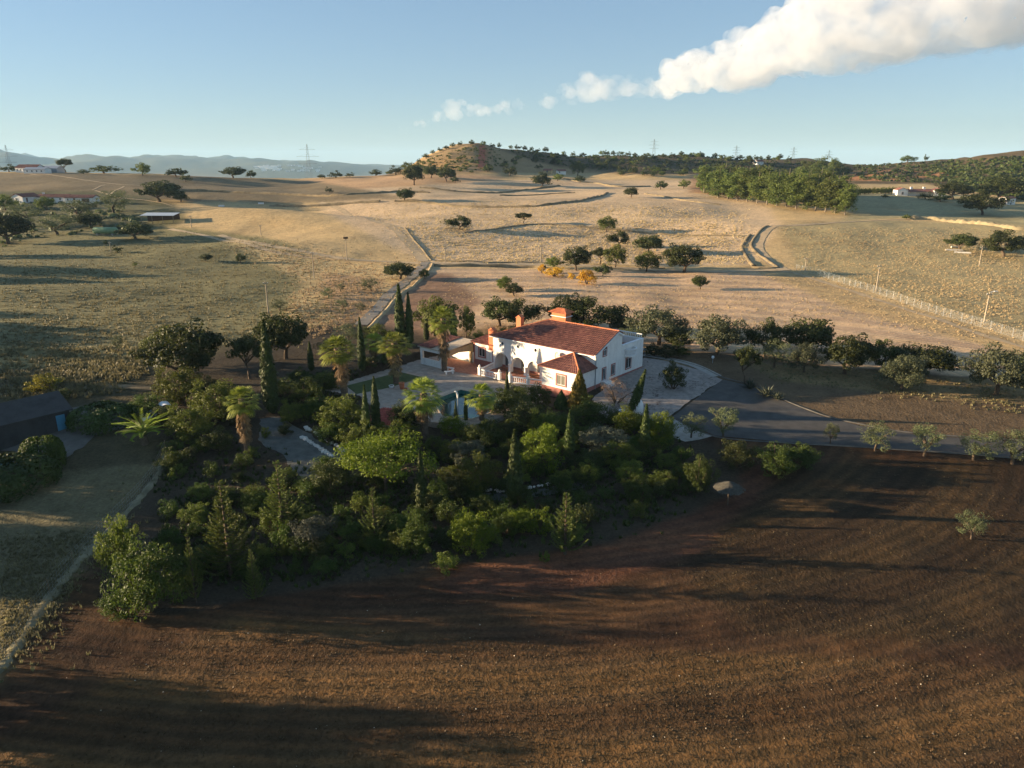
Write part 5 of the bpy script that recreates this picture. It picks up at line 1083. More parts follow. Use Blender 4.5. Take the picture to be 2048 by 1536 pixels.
ribbon('yard_path', [(1290,708),(1330,714),(1392,728),(1445,752)], 1.6, 'concrete', 0.09, 0, 1.5, 0.0, off=-0.9)
drape('garden_path', [(520,838),(560,836),(600,858),(640,882),(692,912),(668,930),(632,968),(596,948),(560,905),(522,885)], 'path_gravel', 0.05, rough=0.12)
ribbon('garden_path', [(860,985),(930,992),(1020,995),(1090,985),(1180,965)], 1.4, 'path_gravel', 0.05)
drape('yard', [(-300,905),(-60,880),(100,850),(130,818),(200,812),(265,828),(260,850),(190,872),(135,915),(100,905)], 'yard', 0.05, rough=0.12)
plain('red_earth', (0.42, 0.115, 0.055), 0.95, 0.3, 0.3, 0.6, 1)
ribbon('firebreak', [(964,291),(965,300),(964,312),(963,324),(962,336)], 5.0, 'red_earth', 0.25, 0, 3.0, 0.2)
# farm tracks and field lanes
ribbon('lane', [(852,524),(842,535),(825,552),(800,572),(775,592),(760,612),(742,630),(722,650)], 2.7, 'pale_lane', 0.08)
ribbon('bank', [(866,528),(856,545),(830,570),(800,590),(780,612),(760,634),(735,660)], 1.0, 'straw_bank', 0.0, 0.35)
ribbon('track', [(848,523),(832,505),(815,485),(797,465),(775,450),(740,438),(690,425),(640,405)], 3.0, 'track', 0.08); ribbon('track', [(858,520),(846,508),(828,485),(806,458),(790,452)], 1.4, 'track', 0.08)
ribbon('bank', [(838,522),(822,500),(805,480),(790,458)], 1.0, 'dark_weed', 0.0, 0.3, off=-4.0)
ribbon('track', [(440,470),(520,487),(600,502),(690,517),(760,523),(845,527)], 2.6, 'track', 0.07); ribbon('bank', [(600,511),(690,522),(760,528),(842,532)], 0.9, 'dark_weed', 0.0, 0.4)
ribbon('track', [(340,458),(420,474),(520,496),(600,512),(680,519)], 2.2, 'track', 0.07)
ribbon('track', [(862,526),(950,527),(1060,529),(1180,532),(1300,540),(1420,543),(1520,541),(1560,540)], 4.0, 'track', 0.07); ribbon('bank', [(868,533),(960,533),(1070,535),(1090,536)], 1.6, 'dark_weed', 0.0, 0.8)
ribbon('bank', [(870,522),(960,524),(1080,526),(1180,528),(1330,538)], 0.9, 'dark_weed', 0.0, 0.35)
ribbon('track', [(1570,541),(1545,528),(1524,508),(1516,488),(1530,464),(1546,453)], 3.4, 'track', 0.08); ribbon('bank', [(1505,534),(1530,538),(1556,536),(1536,522),(1512,505),(1503,488),(1520,462),(1536,452)], 1.5, 'dark_weed', 0.0, 0.4)
ribbon('bank', [(1508,532),(1492,512),(1484,495),(1494,478),(1500,470)], 1.6, 'dark_weed', 0.0, 0.4); ribbon('track', [(1546,452),(1620,449),(1700,444),(1780,440),(1850,436)], 2.2, 'track', 0.08)
ribbon('bank', [(1000,457),(1080,449),(1170,455),(1250,462),(1340,470),(1480,472)], 1.2, 'dark_weed', 0.0, 0.5); ribbon('bank', [(930,466),(980,460),(1010,456)], 1.2, 'dark_weed', 0.0, 0.5)
ribbon('bank', [(300,381),(420,383),(520,388),(600,391),(700,390),(800,384),(860,386)], 2.2, 'dark_weed', 0.0, 1.0); ribbon('bank', [(790,403),(850,405),(920,414),(1000,415),(1100,410),(1180,398),(1215,386)], 2.0, 'dark_weed', 0.0, 0.9)
ribbon('bank', [(840,376),(920,384),(1000,386),(1060,380),(1120,372)], 2.0, 'dark_weed', 0.0, 0.8); ribbon('bank', [(540,412),(600,413),(680,409),(760,404)], 2.5, 'dark_weed', 0.0, 0.9); ribbon('bank', [(1000,391),(1080,390),(1150,386)], 1.6, 'dark_weed', 0, 0.6)
ribbon('track', [(60,348),(150,357),(230,368),(300,372),(420,374),(560,381)], 1.3, 'track', 0.1); ribbon('track', [(190,381),(240,396),(300,402),(345,412)], 1.1, 'track', 0.1); ribbon('track', [(185,380),(210,370)], 1.1, 'track', 0.1); ribbon('track', [(222,388),(248,373)], 1.1, 'track', 0.1)
ribbon('track', [(1556,541),(1620,556),(1720,588),(1820,622),(1940,662),(2070,702)], 1.6, 'track', 0.06, 0, 2.5, 0.3); ribbon('cut_bank', [(1818,438),(1870,440),(1930,446),(1990,452),(2048,460),(2200,470)], 3.0, 'yellow_clay', -0.2, 1.4, 1.0, 0.5)
ribbon('bank', [(1120,356),(1180,366),(1240,374),(1300,373)], 2.0, 'dark_weed', 0.0, 0.8); ribbon('bank', [(1290,388),(1340,396),(1390,404),(1440,410)], 1.5, 'dark_weed', 0.0, 0.5)
ribbon('track', [(100,788),(200,772),(320,778)], 1.4, 'dark_weed', 0.05, 0.0)

leafmat('field_weed', (0.10, 0.070, 0.032), (0.20, 0.145, 0.065), 0.2, 0.3)
plain('dull_straw', (0.21, 0.18, 0.105), 0.95, 0.4, 0.8, 0.8, 3)
ribbon('verge', [(-120,1480),(0,1338),(100,1193),(190,1088),(250,1028),(310,958),(335,908)], 0.8, 'dull_straw', 0.0, 0.12, 0.7, 0.6)
# ------------------------------------------------------------------ grass, weeds and stones too many to count
def tufts(name, n, region, mat, hgt, wid, blades, seed, cond=None, lift=0.0):
    """little fans of blades standing on the ground; region in photo pixels"""
    r_ = np.random.default_rng(seed); V = []; cnt = 0
    xs = [q[0] for q in region]; ys = [q[1] for q in region]; pts = []
    tri = 0
    while len(pts) < n and tri < n * 6:
        tri += 1
        x = r_.uniform(min(xs), max(xs)); y = r_.uniform(min(ys), max(ys))
        pts.append((x, y))
    pts = np.array(pts); a_ = r_.uniform(0, 6.283, n); k_ = np.abs(r_.normal(0, 1, n)) * 0.06 * (max(ys) - min(ys))
    pts = pts[inpoly(pts[:, 0] + np.cos(a_) * k_ * 2.5, pts[:, 1] + np.sin(a_) * k_, region)]
    # scattered evenly in the photo, then set on the ground by the inverse of the terrain grid
    P = GRIDHIT(pts)
    d = fbm(P[:, 0] / 6, P[:, 1] / 6, seed, 3); keep = d > r_.uniform(-0.7, 0.35, len(P)); P = P[keep]; m = len(P)
    a = r_.uniform(0, 2*math.pi, (m, blades)); sp = r_.uniform(0.1, 0.5, (m, blades)) * wid; h = hgt * r_.uniform(0.5, 1.3, (m, blades)) * (0.7 + 0.5 * r_.random((m, 1)))
    lean = r_.uniform(0.1, 0.7, (m, blades)) * h
    bx = P[:, 0][:, None] + np.cos(a) * sp; by = P[:, 1][:, None] + np.sin(a) * sp; bz = P[:, 2][:, None] - 0.05 + 0 * a
    w = wid * 0.35 * r_.uniform(0.6, 1.4, (m, blades)); tx, ty = -np.sin(a) * w, np.cos(a) * w
    A = np.stack([bx - tx, by - ty, bz], -1); B = np.stack([bx + tx, by + ty, bz], -1); C = np.stack([bx + np.cos(a) * lean, by + np.sin(a) * lean, bz + h], -1)
    V = np.stack([A, B, C], 2).reshape(-1, 3)
    return tag(link(name, mesh_np(name, V, np.arange(len(V)).reshape(-1, 3), mat)), kind='stuff')
def GRIDHIT(pts):
    """hit() for many pixels at once"""
    x = (pts[:, 0] - 1024) / FPX; y = (768 - pts[:, 1]) / FPX; ry = cP + y * sP; rz = -sP + y * cP
    t = np.full(len(x), 20.0); prev = t.copy(); live = np.ones(len(x), bool)
    while live.any() and t.max() < 3000:
        below = CAMH + rz * t < Tv(x * t, ry * t); live &= ~below; prev = np.where(live, t, prev); t = np.where(live, t * 1.012, t)
    lo, hi = prev, t
    for _ in range(18):
        m = (lo + hi) / 2; b = CAMH + rz * m < Tv(x * m, ry * m); hi = np.where(b, m, hi); lo = np.where(b, lo, m)
    return np.stack([x * hi, ry * hi, Tv(x * hi, ry * hi)], 1)
tufts('pasture_grass', 11000, [(0,500),(380,465),(560,482),(640,515),(720,560),(700,630),(560,690),(250,700),(0,700)], 'green_straw', 0.36, 0.4, 6, 1)
tufts('straw_grass', 9000, [(440,475),(640,515),(845,530),(780,585),(640,680),(570,650),(610,560)], 'straw', 0.36, 0.42, 6, 2)
tufts('straw_grass', 16000, [(700,430),(1000,400),(1480,420),(1500,530),(860,523),(790,450)], 'straw', 0.4, 0.5, 5, 3)
tufts('straw_grass', 14000, [(1600,535),(1560,455),(2048,462),(2048,680)], 'straw', 0.3, 0.38, 5, 4)
tufts('dry_grass', 3500, [(0,700),(300,690),(300,740),(200,790),(0,800)], 'green_straw', 0.5, 0.5, 6, 5)
tufts('stubble', 11000, [(300,1275),(700,1255),(1100,1295),(2048,1345),(2048,1536),(0,1536)], 'field_weed', 0.12, 0.16, 4, 6)
tufts('stubble', 4000, [(560,1170),(1000,1120),(1420,1000),(1650,900),(2048,950),(2048,1340),(1100,1290),(480,1230)], 'field_weed', 0.10, 0.14, 4, 7)
tufts('verge_grass', 4500, [(0,1330),(190,1090),(310,950),(335,930),(345,945),(230,1080),(30,1340),(0,1375)], 'green_straw', 0.32, 0.14, 8, 8)
tufts('pasture_grass', 5000, [(0,1080),(200,1060),(20,1330),(0,1330)], 'green_straw', 0.25, 0.16, 6, 9)
tufts('mown_stubble', 9000, [(880,545),(1590,548),(2040,700),(1700,640),(1300,680),(900,650)], 'straw', 0.22, 0.4, 4, 10)
tufts('dry_grass', 2500, [(1480,715),(1720,738),(2048,775),(2048,830),(1900,800),(1560,765)], 'green_straw', 0.3, 0.3, 6, 11)
# undergrowth between the garden shrubs
tufts('ground_cover', 7000, POLYG, 'cypress_leaf', 0.4, 0.35, 6, 12); tufts('ground_cover', 2500, [(560,760),(700,740),(720,800),(640,850),(560,800)], 'cypress_leaf', 0.4, 0.35, 6, 13)
# scrub on the far right hills: one mass
def scrub(name, n, region, mat, seed, s0, s1):
    r_ = np.random.default_rng(seed); xs = [q[0] for q in region]; ys = [q[1] for q in region]; C = []; 
    while len(C) < n:
        x, y = r_.uniform(min(xs), max(xs)), r_.uniform(min(ys), max(ys))
        if not inpoly(np.array([x]), np.array([y]), region)[0]: continue
        p = hit(x, y)
        if p.y > 1200: continue
        s = r_.uniform(s0, s1) * (0.5 if r_.random() < .5 else 1.0); k = 16; d = r_.normal(0, 1, (k, 3)); d /= np.linalg.norm(d, axis=1, keepdims=True); d[:, 2] = np.abs(d[:, 2])
        C.append((np.array(p) + d * s * np.array([1, 1, .75]), d, s))
    V, Fc = leaves(np.concatenate([c[0] for c in C]), np.concatenate([c[1] for c in C]), np.repeat([c[2]*.95 for c in C], 16), .8, r_, .35)
    return tag(link(name, mesh_np(name, V, Fc, mat)), kind='stuff')
scrub('scrub', 1500, [(1705,330),(1900,322),(2060,312),(2060,402),(1960,386),(1850,366),(1720,360)], 'oak_leaf', 1, .8, 2.4)
scrub('scrub', 350, [(1850,330),(2060,315),(2060,400),(1950,384)], 'shrub_leaf', 2, 1.0, 2.6)
scrub('scrub', 1300, [(1010,300),(1250,309),(1420,305),(1560,318),(1700,330),(1700,350),(1250,346),(1080,325)], 'oak_leaf', 3, .8, 2.0)
scrub('scrub', 260, [(790,346),(850,318),(940,292),(1000,293),(1000,330),(950,342)], 'oak_leaf_light', 4, .6, 1.6)
scrub('scrub', 160, [(0,405),(60,400),(200,408),(275,440),(270,470),(140,470),(0,495)], 'olive_leaf', 5, .8, 2.0)
# pale clods and stones on the ploughed field
r_ = np.random.default_rng(44); st_ = MB(); q_ = []
while len(q_) < 70:
    x, y = r_.uniform(100, 2048), r_.uniform(1150, 1536)
    if y > 1240 + 0.03*x or r_.random() < .25: q_.append((x, y))
for x, y, z in GRIDHIT(np.array(q_)):
    s = r_.uniform(.03, .07); a = r_.uniform(0, 3); c, d = math.cos(a)*s, math.sin(a)*s
    st_.add([(x+c,y+d,z),(x-d,y+c,z),(x-c,y-d,z),(x+d,y-c,z),(x+r_.normal(0,.02),y,z+s*r_.uniform(.6,1.1))], [(0,1,4),(1,2,4),(2,3,4),(3,0,4)])
tag(st_.build('field_stones', 'sandstone'), kind='stuff')
# fallen leaves on the gravel yard
lf_ = np.array([[r_.uniform(1215,1435), r_.uniform(722,845)] for _ in range(1500)]); lf_ = lf_[inpoly(lf_[:,0], lf_[:,1], [(1190,800),(1289,722),(1330,728),(1400,745),(1440,762),(1340,830),(1300,848),(1240,848)])]
lf_ = lf_[np.array([vnoise(np.array([x/30]), np.array([y/14]), 5)[0] for x, y in lf_]) > -.12]; LP = GRIDHIT(lf_)
V, Fc = leaves(LP + np.array([0, 0, .085]), np.tile([0, 0, 1.0], (len(LP), 1)), .28, .7, r_, .06); tag(link('fallen_leaves', mesh_np('fallen_leaves', V, Fc, 'dark_wood')), kind='stuff')

# ------------------------------------------------------------------ fences
plain('galvanised', (0.50, 0.54, 0.56), 0.5, 0.1, 3, 0.0, 10, 0.3); plain('wood_post', (0.26, 0.20, 0.13), 0.9, 0.25, 4, 0.3); plain('weathered_wood', (0.34, 0.28, 0.20), 0.9, 0.25, 4, 0.3)
def fence(name, label, line, h, gap, mat, wmat, wires, cross, ww=0.025):
    P = smooth_line([Vector((q.x, q.y, 0)) for q in (hit(*a) for a in line)], gap); f = thing(name, label, 'fence', (P[0].x, P[0].y, T(P[0].x, P[0].y))); o = Vector(f.location)
    pm = MB().lathe([(.028,-.4),(.028,h),(.012,h+.05)], 6).mesh('post', mat)
    wm = MB(); G = [Vector((p.x, p.y, T(p.x, p.y))) - o for p in P]
    for g_ in G: link('post', pm, f, g_)
    for a, b in zip(G[:-1], G[1:]):
        for k in range(wires):
            z = h * (0.06 + 0.92 * k / (wires - 1)); wm.add([a+Vector((0,0,z)), b+Vector((0,0,z)), b+Vector((0,0,z+ww)), a+Vector((0,0,z+ww))], [(0,1,2,3)])
        m_ = int((b-a).length / cross) if cross else 0
        for k in range(m_):
            q = a.lerp(b, (k+.5)/m_); d = (b-a).normalized()*ww*.5; wm.add([q-d+Vector((0,0,.05)), q+d+Vector((0,0,.05)), q+d+Vector((0,0,h)), q-d+Vector((0,0,h))], [(0,1,2,3)])
    w = wm.build('wire_mesh', wmat, f); tag(w, kind='stuff'); return f
fence('wire_fence', 'long pale wire mesh fence running down the right-hand field', [(1592,541),(1640,552),(1720,577),(1800,603),(1900,636),(1980,660),(2060,686)], 1.7, 2.6, 'metal_grey', 'galvanised', 7, 0.4, 0.010)
fence('wire_fence', 'grey wire fence on the grass verge at the lower left', [(-60,1420),(0,1335),(100,1190),(190,1085),(250,1025),(310,955),(332,905)], 1.5, 3.0, 'wood_post', 'galvanised', 5, 0.4, 0.012)
fence('wire_fence', 'wire fence between the lane bank and the mown field', [(866,528),(856,547),(830,572),(800,593),(780,615),(758,640)], 1.1, 4.0, 'weathered_wood', 'galvanised', 3, 0, 0.015)
# ------------------------------------------------------------------ poles and pylons
def pole(px, py, hpx, lab, lamp=False, nest=False, mat='weathered_wood'):
    p, k = hit_pp(px, py); h = hpx / k / math.cos(math.atan2(CAMH-p.z, p.y)); o = thing('utility_pole', lab, 'pole', p, group='utility poles across the fields')
    MB().tube([(0,0,-.5),(0,0,h*.5),(0,0,h)], [.16,.13,.10], 7).build('shaft', mat, o)
    MB().box(-.55,.55,-.06,.06,h-.55,h-.42).build('crossarm', mat, o)
    for s in (-.45, 0, .45): MB().lathe([(.05,0),(.07,.06),(.04,.16)], 6, (s,0,h-.42)).build('insulator', 'white_paint', o)
    if lamp: MB().tube([(.0,0,h-.1),(.9,0,h+.15)], .05, 6).box(.8,1.5,-.12,.12,h+.1,h+.22).build('lamp', 'white_paint', o)
    if nest:
        r_ = np.random.default_rng(1); nb = MB()
        for i in range(60):
            a = r_.uniform(0, 6.28); b = a + r_.uniform(1, 2.2); z = h + r_.uniform(-.1, .55); nb.tube([(.75*math.cos(a), .75*math.sin(a), z), (.75*math.cos(b), .75*math.sin(b), z + r_.uniform(-.1, .1))], .05, 3)
        nb.lathe([(.5,h-.1),(.75,h+.3),(.3,h+.4)], 9, cap=True); nb.build('stork_nest', 'bark', o)
pole(694,520,42,'utility pole topped by a dark stork nest', nest=True); pole(628,556,52,'bare utility pole left of the stork nest pole'); pole(537,627,64,'nearest left utility pole on the grassy slope'); pole(383,455,24,'pale pole beside the grey-roofed shed')
pole(1610,541,26,'utility pole at the top of the right-hand fence'); pole(1752,582,52,'utility pole beyond the middle of the right-hand fence'); pole(1968,645,60,'utility pole with a street lamp beyond the right-hand fence', lamp=True); pole(1958,533,40,'pale pole in front of the right pasture oaks')
pole(891,525,30,'thin pole at the junction of the field roads'); pole(1082,524,34,'thin pole left of the yellow bushes'); pole(522,470,20,'short thin pole in the left pasture near the knoll'); pole(222,505,22,'faint pole below the green tank')
plain('pylon_steel', (0.14, 0.15, 0.16), 0.7, 0.1, 1, 0)
def pylon(px, ytop, D, h, lab):
    q = ray(px, 335); x = q[0]/q[1]*D; z0 = T(x, D); top = z_row(D, ytop); h = max(h, top - z0); o = thing('power_pylon', lab, 'pylon', (x, D, z0), group='far power pylons'); w = h*.085; mb = MB()
    pr_f = lambda t: w*(1-t)**1.1 + .35
    for sx_ in (-1, 1):
        for sy_ in (-1, 1): mb.tube([(sx_*pr_f(t), sy_*pr_f(t), h*t) for t in (0,.25,.5,.75,1)], .08, 4)
    for i in range(10):
        t0, t1 = i/10, (i+1)/10
        for sy_ in (-1, 1):
            mb.tube([(-pr_f(t0), sy_*pr_f(t0), h*t0), (pr_f(t1), sy_*pr_f(t1), h*t1)], .05, 3); mb.tube([(pr_f(t0), sy_*pr_f(t0), h*t0), (-pr_f(t1), sy_*pr_f(t1), h*t1)], .05, 3)
            mb.tube([(sy_*pr_f(t0), -pr_f(t0), h*t0), (sy_*pr_f(t1), pr_f(t1), h*t1)], .05, 3)
    mb.build('lattice', 'pylon_steel', o); ar = MB()
    for zf, L in ((.72, h*.14), (.82, h*.17), (.92, h*.12)):
        for s in (-1, 1): ar.tube([(0,0,h*zf),(s*L,0,h*zf)], .12, 4); ar.tube([(0,0,h*(zf+.035)),(s*L,0,h*zf)], .05, 3)
    ar.build('crossarms', 'pylon_steel', o)
pylon(617, 288, 1050, 55, 'tall power pylon on the plain left of the hill'); pylon(19, 290, 900, 55, 'power pylon above the hilltop farmhouse'); pylon(1306, 278, 1150, 38, 'faint pylon behind the dip in the hill crest'); pylon(1470, 291, 1150, 30, 'faint pylon right of the hill crest'); pylon(1584, 294, 1150, 28, 'faint pylon above the right-hand hill trees'); pylon(1655, 300, 1200, 24, 'farthest faint pylon at the right')

# ------------------------------------------------------------------ other buildings
def cottage(name, lab, loc, rz, L, Wd, wall_h, rise, wall='white_wall', roof='roof_tile', wins=(), doors=(), chim=(), tile=True, over=.35):
    """gabled building: ridge along local x, front is the -y side"""
    o = thing(name, lab, 'building', loc, rz); h = wall_h
    MB().add([(-L/2,-Wd/2,-1.5),(L/2,-Wd/2,-1.5),(L/2,Wd/2,-1.5),(-L/2,Wd/2,-1.5),(-L/2,-Wd/2,h),(L/2,-Wd/2,h),(L/2,Wd/2,h),(-L/2,Wd/2,h),(-L/2,0,h+rise),(L/2,0,h+rise)], [(0,1,5,4),(2,3,7,6),(1,2,6,9,5),(3,0,4,8,7),(0,3,2,1)]).build('wall', wall, o)
    e = over; k = rise/(Wd/2)*e; a = [(-L/2-e,-Wd/2-e,h-k+.03),(L/2+e,-Wd/2-e,h-k+.03),(L/2+e,0,h+rise+.03),(-L/2-e,0,h+rise+.03),(-L/2-e,Wd/2+e,h-k+.03),(L/2+e,Wd/2+e,h-k+.03)]
    up = [(x,y,z+.14) for x,y,z in a]; n = 6
    ro = MB().add(a+up, [(3,2,1,0),(4,5,2,3),(6,7,8,9),(9,8,11,10),(0,1,7,6),(5,4,10,11),(1,2,8,7),(2,5,11,8),(3,0,6,9),(4,3,9,10)]).build('roof', roof, o)
    if tile:
        for q in ((up[0],up[1],up[3],up[2]), (up[5],up[4],up[2],up[3])): tag(link('tiles', tiles(*[(x,y,z+.01) for x,y,z in q], roof, .5, .7, .07), ro), kind='stuff')
    sides = {'f': Side((0,-Wd/2,0),(1,0,0),(0,-1,0)), 'r': Side((L/2,0,0),(0,1,0),(1,0,0)), 'l': Side((-L/2,0,0),(0,-1,0),(-1,0,0))}
    for s, a_, z, w, hh in wins: window(o, sides[s], a_, z, w, hh, 'dark_wood' if wall != 'white_wall' else 'white_paint', th=.1)
    for s, a_, w, hh, mt in doors:
        d = MB(); sides[s].box(d, a_-w/2, a_+w/2, -.02, .06, 0, hh); dd = d.build('door', mt, o); hb = MB(); sides[s].box(hb, a_+w/2-.14, a_+w/2-.08, .06, .12, hh*.45, hh*.52); hb.build('handle', 'metal_grey', dd)
    for x, y, s, t in chim: MB().box(x-s/2,x+s/2,y-s/2,y+s/2,h,h+rise+t).box(x-s/2-.1,x+s/2+.1,y-s/2-.1,y+s/2+.1,h+rise+t,h+rise+t+.15).build('chimney', 'white_wall', o)
    return o
# dark barn at the left yard
bp_ = hit(112, 862); cottage('barn', 'shade-darkened grey barn with a pale blue door at the left edge', (bp_.x - 4.6, bp_.y - 1.2, bp_.z), R(52), 11.0, 6.5, 2.5, 1.5, 'grey_wall', 'barn_roof' if 'barn_roof' in MATS else 'grey_wall', (('f', -3.2, .9, .8, .8),), (('f', 4.4, 1.0, 2.0, 'blue_paint'),), (), False)
# hilltop farm, upper left
f1 = hit(62, 338); cottage('farmhouse', 'white farmhouse with red roof on the left hilltop', f1, R(-12), 17, 8, 3.0, 2.0, wins=[('f', -7+2.6*i, .9, 1.0, 1.4) for i in range(6)] + [('r', -1.6, .9, 1, 1.3), ('r', 1.4, .9, 1, 1.3)])
f2 = hit(76, 346); cottage('farm_annex', 'long white annex with grey metal roof below the hilltop farmhouse', f2, R(-4), 15, 7, 2.4, 1.3, roof='metal_grey', wins=[('f', -5+3.4*i, .7, 1.1, 1.2) for i in range(4)], tile=False)
f3 = hit(105, 343); cottage('barn', 'pale blue metal barn right of the hilltop farmhouse', f3, R(-6), 13, 8, 2.8, 1.6, 'metal_grey', 'metal_grey', doors=(('f', 0, 3, 2.4, 'galvanised'),), tile=False)
# white farm below
f4 = hit(52, 403); cottage('farmhouse', 'white gabled farmhouse end facing the camera at the far left', f4, R(78), 11, 7.5, 2.5, 1.5, wins=(('l', 0, .8, 1.4, 1.2),), doors=(('f', -3, 1.0, 2.0, 'dark_wood'),))
f5 = hit(112, 403); cottage('farmhouse', 'long low white farmhouse wing under a dull red roof', f5, R(-3), 16, 6, 2.3, 1.3, wins=(('f', -4, .8, 1, 1.1), ('f', 4.5, .8, 1, 1.1)), doors=(('f', 0.5, 1.1, 2.0, 'dark_wood'),), chim=((-6, 0, .8, .9),))
f6 = hit(166, 404); cottage('farmhouse', 'right-hand white wing of the low farm with an open porch', f6, R(-4), 15, 6, 2.3, 1.2, wins=(('f', -6, .8, .9, 1.1), ('r', 0, .9, 1, 1.1)), doors=(('f', -2.5, 1.0, 2.0, 'dark_wood'), ('f', 3.5, 4.0, 1.9, 'dark_wood')))
# open shed with grey sheet roof
f7 = hit(322, 444); sh = thing('open_shed', 'open shed with pale grey sheet roof in the left pasture', 'shed', f7, R(-2))
MB().add([(-7,-3,2.7),(7,-3,2.7),(7,3,3.5),(-7,3,3.5),(-7,-3,2.8),(7,-3,2.8),(7,3,3.6),(-7,3,3.6)], [(3,2,1,0),(4,5,6,7),(0,1,5,4),(1,2,6,5),(2,3,7,6),(3,0,4,7)]).build('roof', 'galvanised', sh)
MB().box(-6.8,6.8,2.6,2.8,-.5,3.4).build('back_wall', 'dark_wood', sh)
for x in (-6.6, -2.2, 2.2, 6.6): MB().box(x-.09,x+.09,-2.8,-2.62,-.5,2.72).build('post', 'wood_post', sh)
# green tank
f8 = hit(212, 470); tk = thing('storage_tank', 'long green cylindrical tank lying beside the dark oak', 'tank', f8, R(-3)); tb = MB().lathe([(.1,-4.8),(1.0,-4.6),(1.25,-4.2),(1.25,4.2),(1.0,4.6),(.1,4.8)], 14)
tb.v = [(z, x, y+1.7) for x, y, z in tb.v]; plain('tank_green', (0.20, 0.30, 0.16), 0.6, 0.2, 1, 0.1); tb.build('shell', 'tank_green', tk, True)
for x in (-3, 3): MB().box(x-.2,x+.2,-1,1,-.4,.75).build('cradle', 'concrete', tk)
# right far houses
f9 = hit(1838, 392); rh = thing('farmhouse', 'long low white house with red roof and two chimneys at the right', 'house', f9, R(-6))
for x0, x1, yb, hh, gab in ((-13.2, -7.4, -2.6, 3.4, True), (7.0, 13.4, -2.6, 3.2, True)):
    MB().add([(x0,yb,-1),(x1,yb,-1),(x1,4,-1),(x0,4,-1),(x0,yb,hh),(x1,yb,hh),(x1,4,hh),(x0,4,hh),((x0+x1)/2,yb,hh+1.2),((x0+x1)/2,4,hh+1.2)], [(0,1,5,8,4),(1,2,6,5),(2,3,7,9,6),(3,0,4,7)]).build('wall', 'white_wall', rh)
    MB().add([(x0-.3,yb-.3,hh-.05),((x0+x1)/2,yb-.3,hh+1.3),((x0+x1)/2,4.3,hh+1.3),(x0-.3,4.3,hh-.05),(x1+.3,yb-.3,hh-.05),(x1+.3,4.3,hh-.05)], [(0,1,2,3),(1,4,5,2)]).build('roof', 'roof_tile', rh)
MB().box(-7.39,6.99,-.5,4,-1,2.4).build('wall', 'white_wall', rh); r0 = MB().add([(-7.38,-2.4,2.35),(6.98,-2.4,2.35),(6.98,1.8,3.9),(-7.38,1.8,3.9),(6.98,4.3,2.8),(-7.38,4.3,2.8)], [(0,1,2,3),(3,2,4,5)]).build('roof', 'roof_tile', rh)
for x in (-6.5, -3.2, 0, 3.2, 6.2): MB().box(x-.1,x+.1,-2.2,-2.0,-.5,2.42).build('porch_post', 'white_wall', rh)
for x in (-4.2, 2.8): MB().box(x-.6,x+.6,1.2,2.2,3.0,4.9).box(x-.72,x+.72,1.08,2.32,4.9,5.05).build('chimney', 'white_wall', rh)
SR = Side((0,-2.6,0),(1,0,0),(0,-1,0)); window(rh, SR, -10.3, .9, .9, 1.3, 'dark_wood', th=.08); window(rh, SR, 10.2, .9, .9, 1.3, 'dark_wood', th=.08)
f10 = hit(2012, 408); cottage('white_shed', 'plain white shed half hidden by oaks at the right edge', f10, R(20), 6, 5, 3.0, .8, wins=(), doors=(('f', 0, 1.2, 2, 'metal_grey'),), tile=False)
f11 = hit(1516, 329); cottage('hill_cottage', 'tiny white cottage high on the right-hand hill', f11, R(25), 8, 6, 2.8, 1.6, wins=(('f', -2, .9, 1, 1),('f', 2, .9, 1, 1)), tile=False)
f12 = hit(1096, 347); cottage('hill_farm', 'left cream house of the farm at the hill foot', f12, R(-20), 6.5, 4.5, 2.4, 1.2, 'ochre_wall', wins=(('f', 0, .9, 1, 1.2),), tile=False); f13 = hit(1122, 348); cottage('hill_farm', 'right white house of the farm at the hill foot', f13, R(15), 7, 4.5, 2.4, 1.2, wins=(('f', -2, .9, 1, 1.2),), tile=False)
# far white town on the mountain foot: houses beyond telling apart
r_ = np.random.default_rng(9); tw = MB()
for i in range(70):
    px = r_.uniform(512, 560) if i < 55 else r_.uniform(560, 640); q = ray(px, 335); D = r_.uniform(6100, 6700); x = q[0]/q[1]*D; z = T(x, D); s = r_.uniform(8, 20); tw.box(x-s, x+s, D-8, D+8, z-4, z+r_.uniform(6, 13))
tag(tw.build('far_town', 'white_wall'), kind='stuff')

# ------------------------------------------------------------------ small things
# thatched parasol at the field edge
tp = thing('thatched_parasol', 'thatched parasol on a single post at the edge of the red field', 'parasol', hit(1455, 1010)); MB().tube([(0,0,-.4),(0,0,2.3)], .07, 7).build('post', 'bark', tp)
th_ = MB(); r_ = np.random.default_rng(2)
plain('thatch', (0.075, 0.068, 0.052), 0.95, 0.35, 3, 0.9, 16)  # thatch colour darkened to stand for the shade over the parasol
for ring, (ra, rb, za, zb) in enumerate(((.9,1.55,2.2,1.85),(.45,1.1,2.45,2.1),(.02,.65,2.62,2.35))):
    for k in range(44):
        a = 2*math.pi*k/44 + r_.uniform(-.05,.05); w_ = .11; e_ = r_.uniform(.9, 1.1); ca, sa = math.cos(a), math.sin(a)
        th_.add([(ra*ca-sa*w_*.5, ra*sa+ca*w_*.5, za), (ra*ca+sa*w_*.5, ra*sa-ca*w_*.5, za), (rb*e_*ca+sa*w_, rb*e_*sa-ca*w_, zb), (rb*e_*ca-sa*w_, rb*e_*sa+ca*w_, zb)], [(0,1,2,3)])
th_.lathe([(1.35,1.88),(.7,2.22),(.05,2.58)], 14, cap=False); th_.build('thatch', 'thatch', tp)
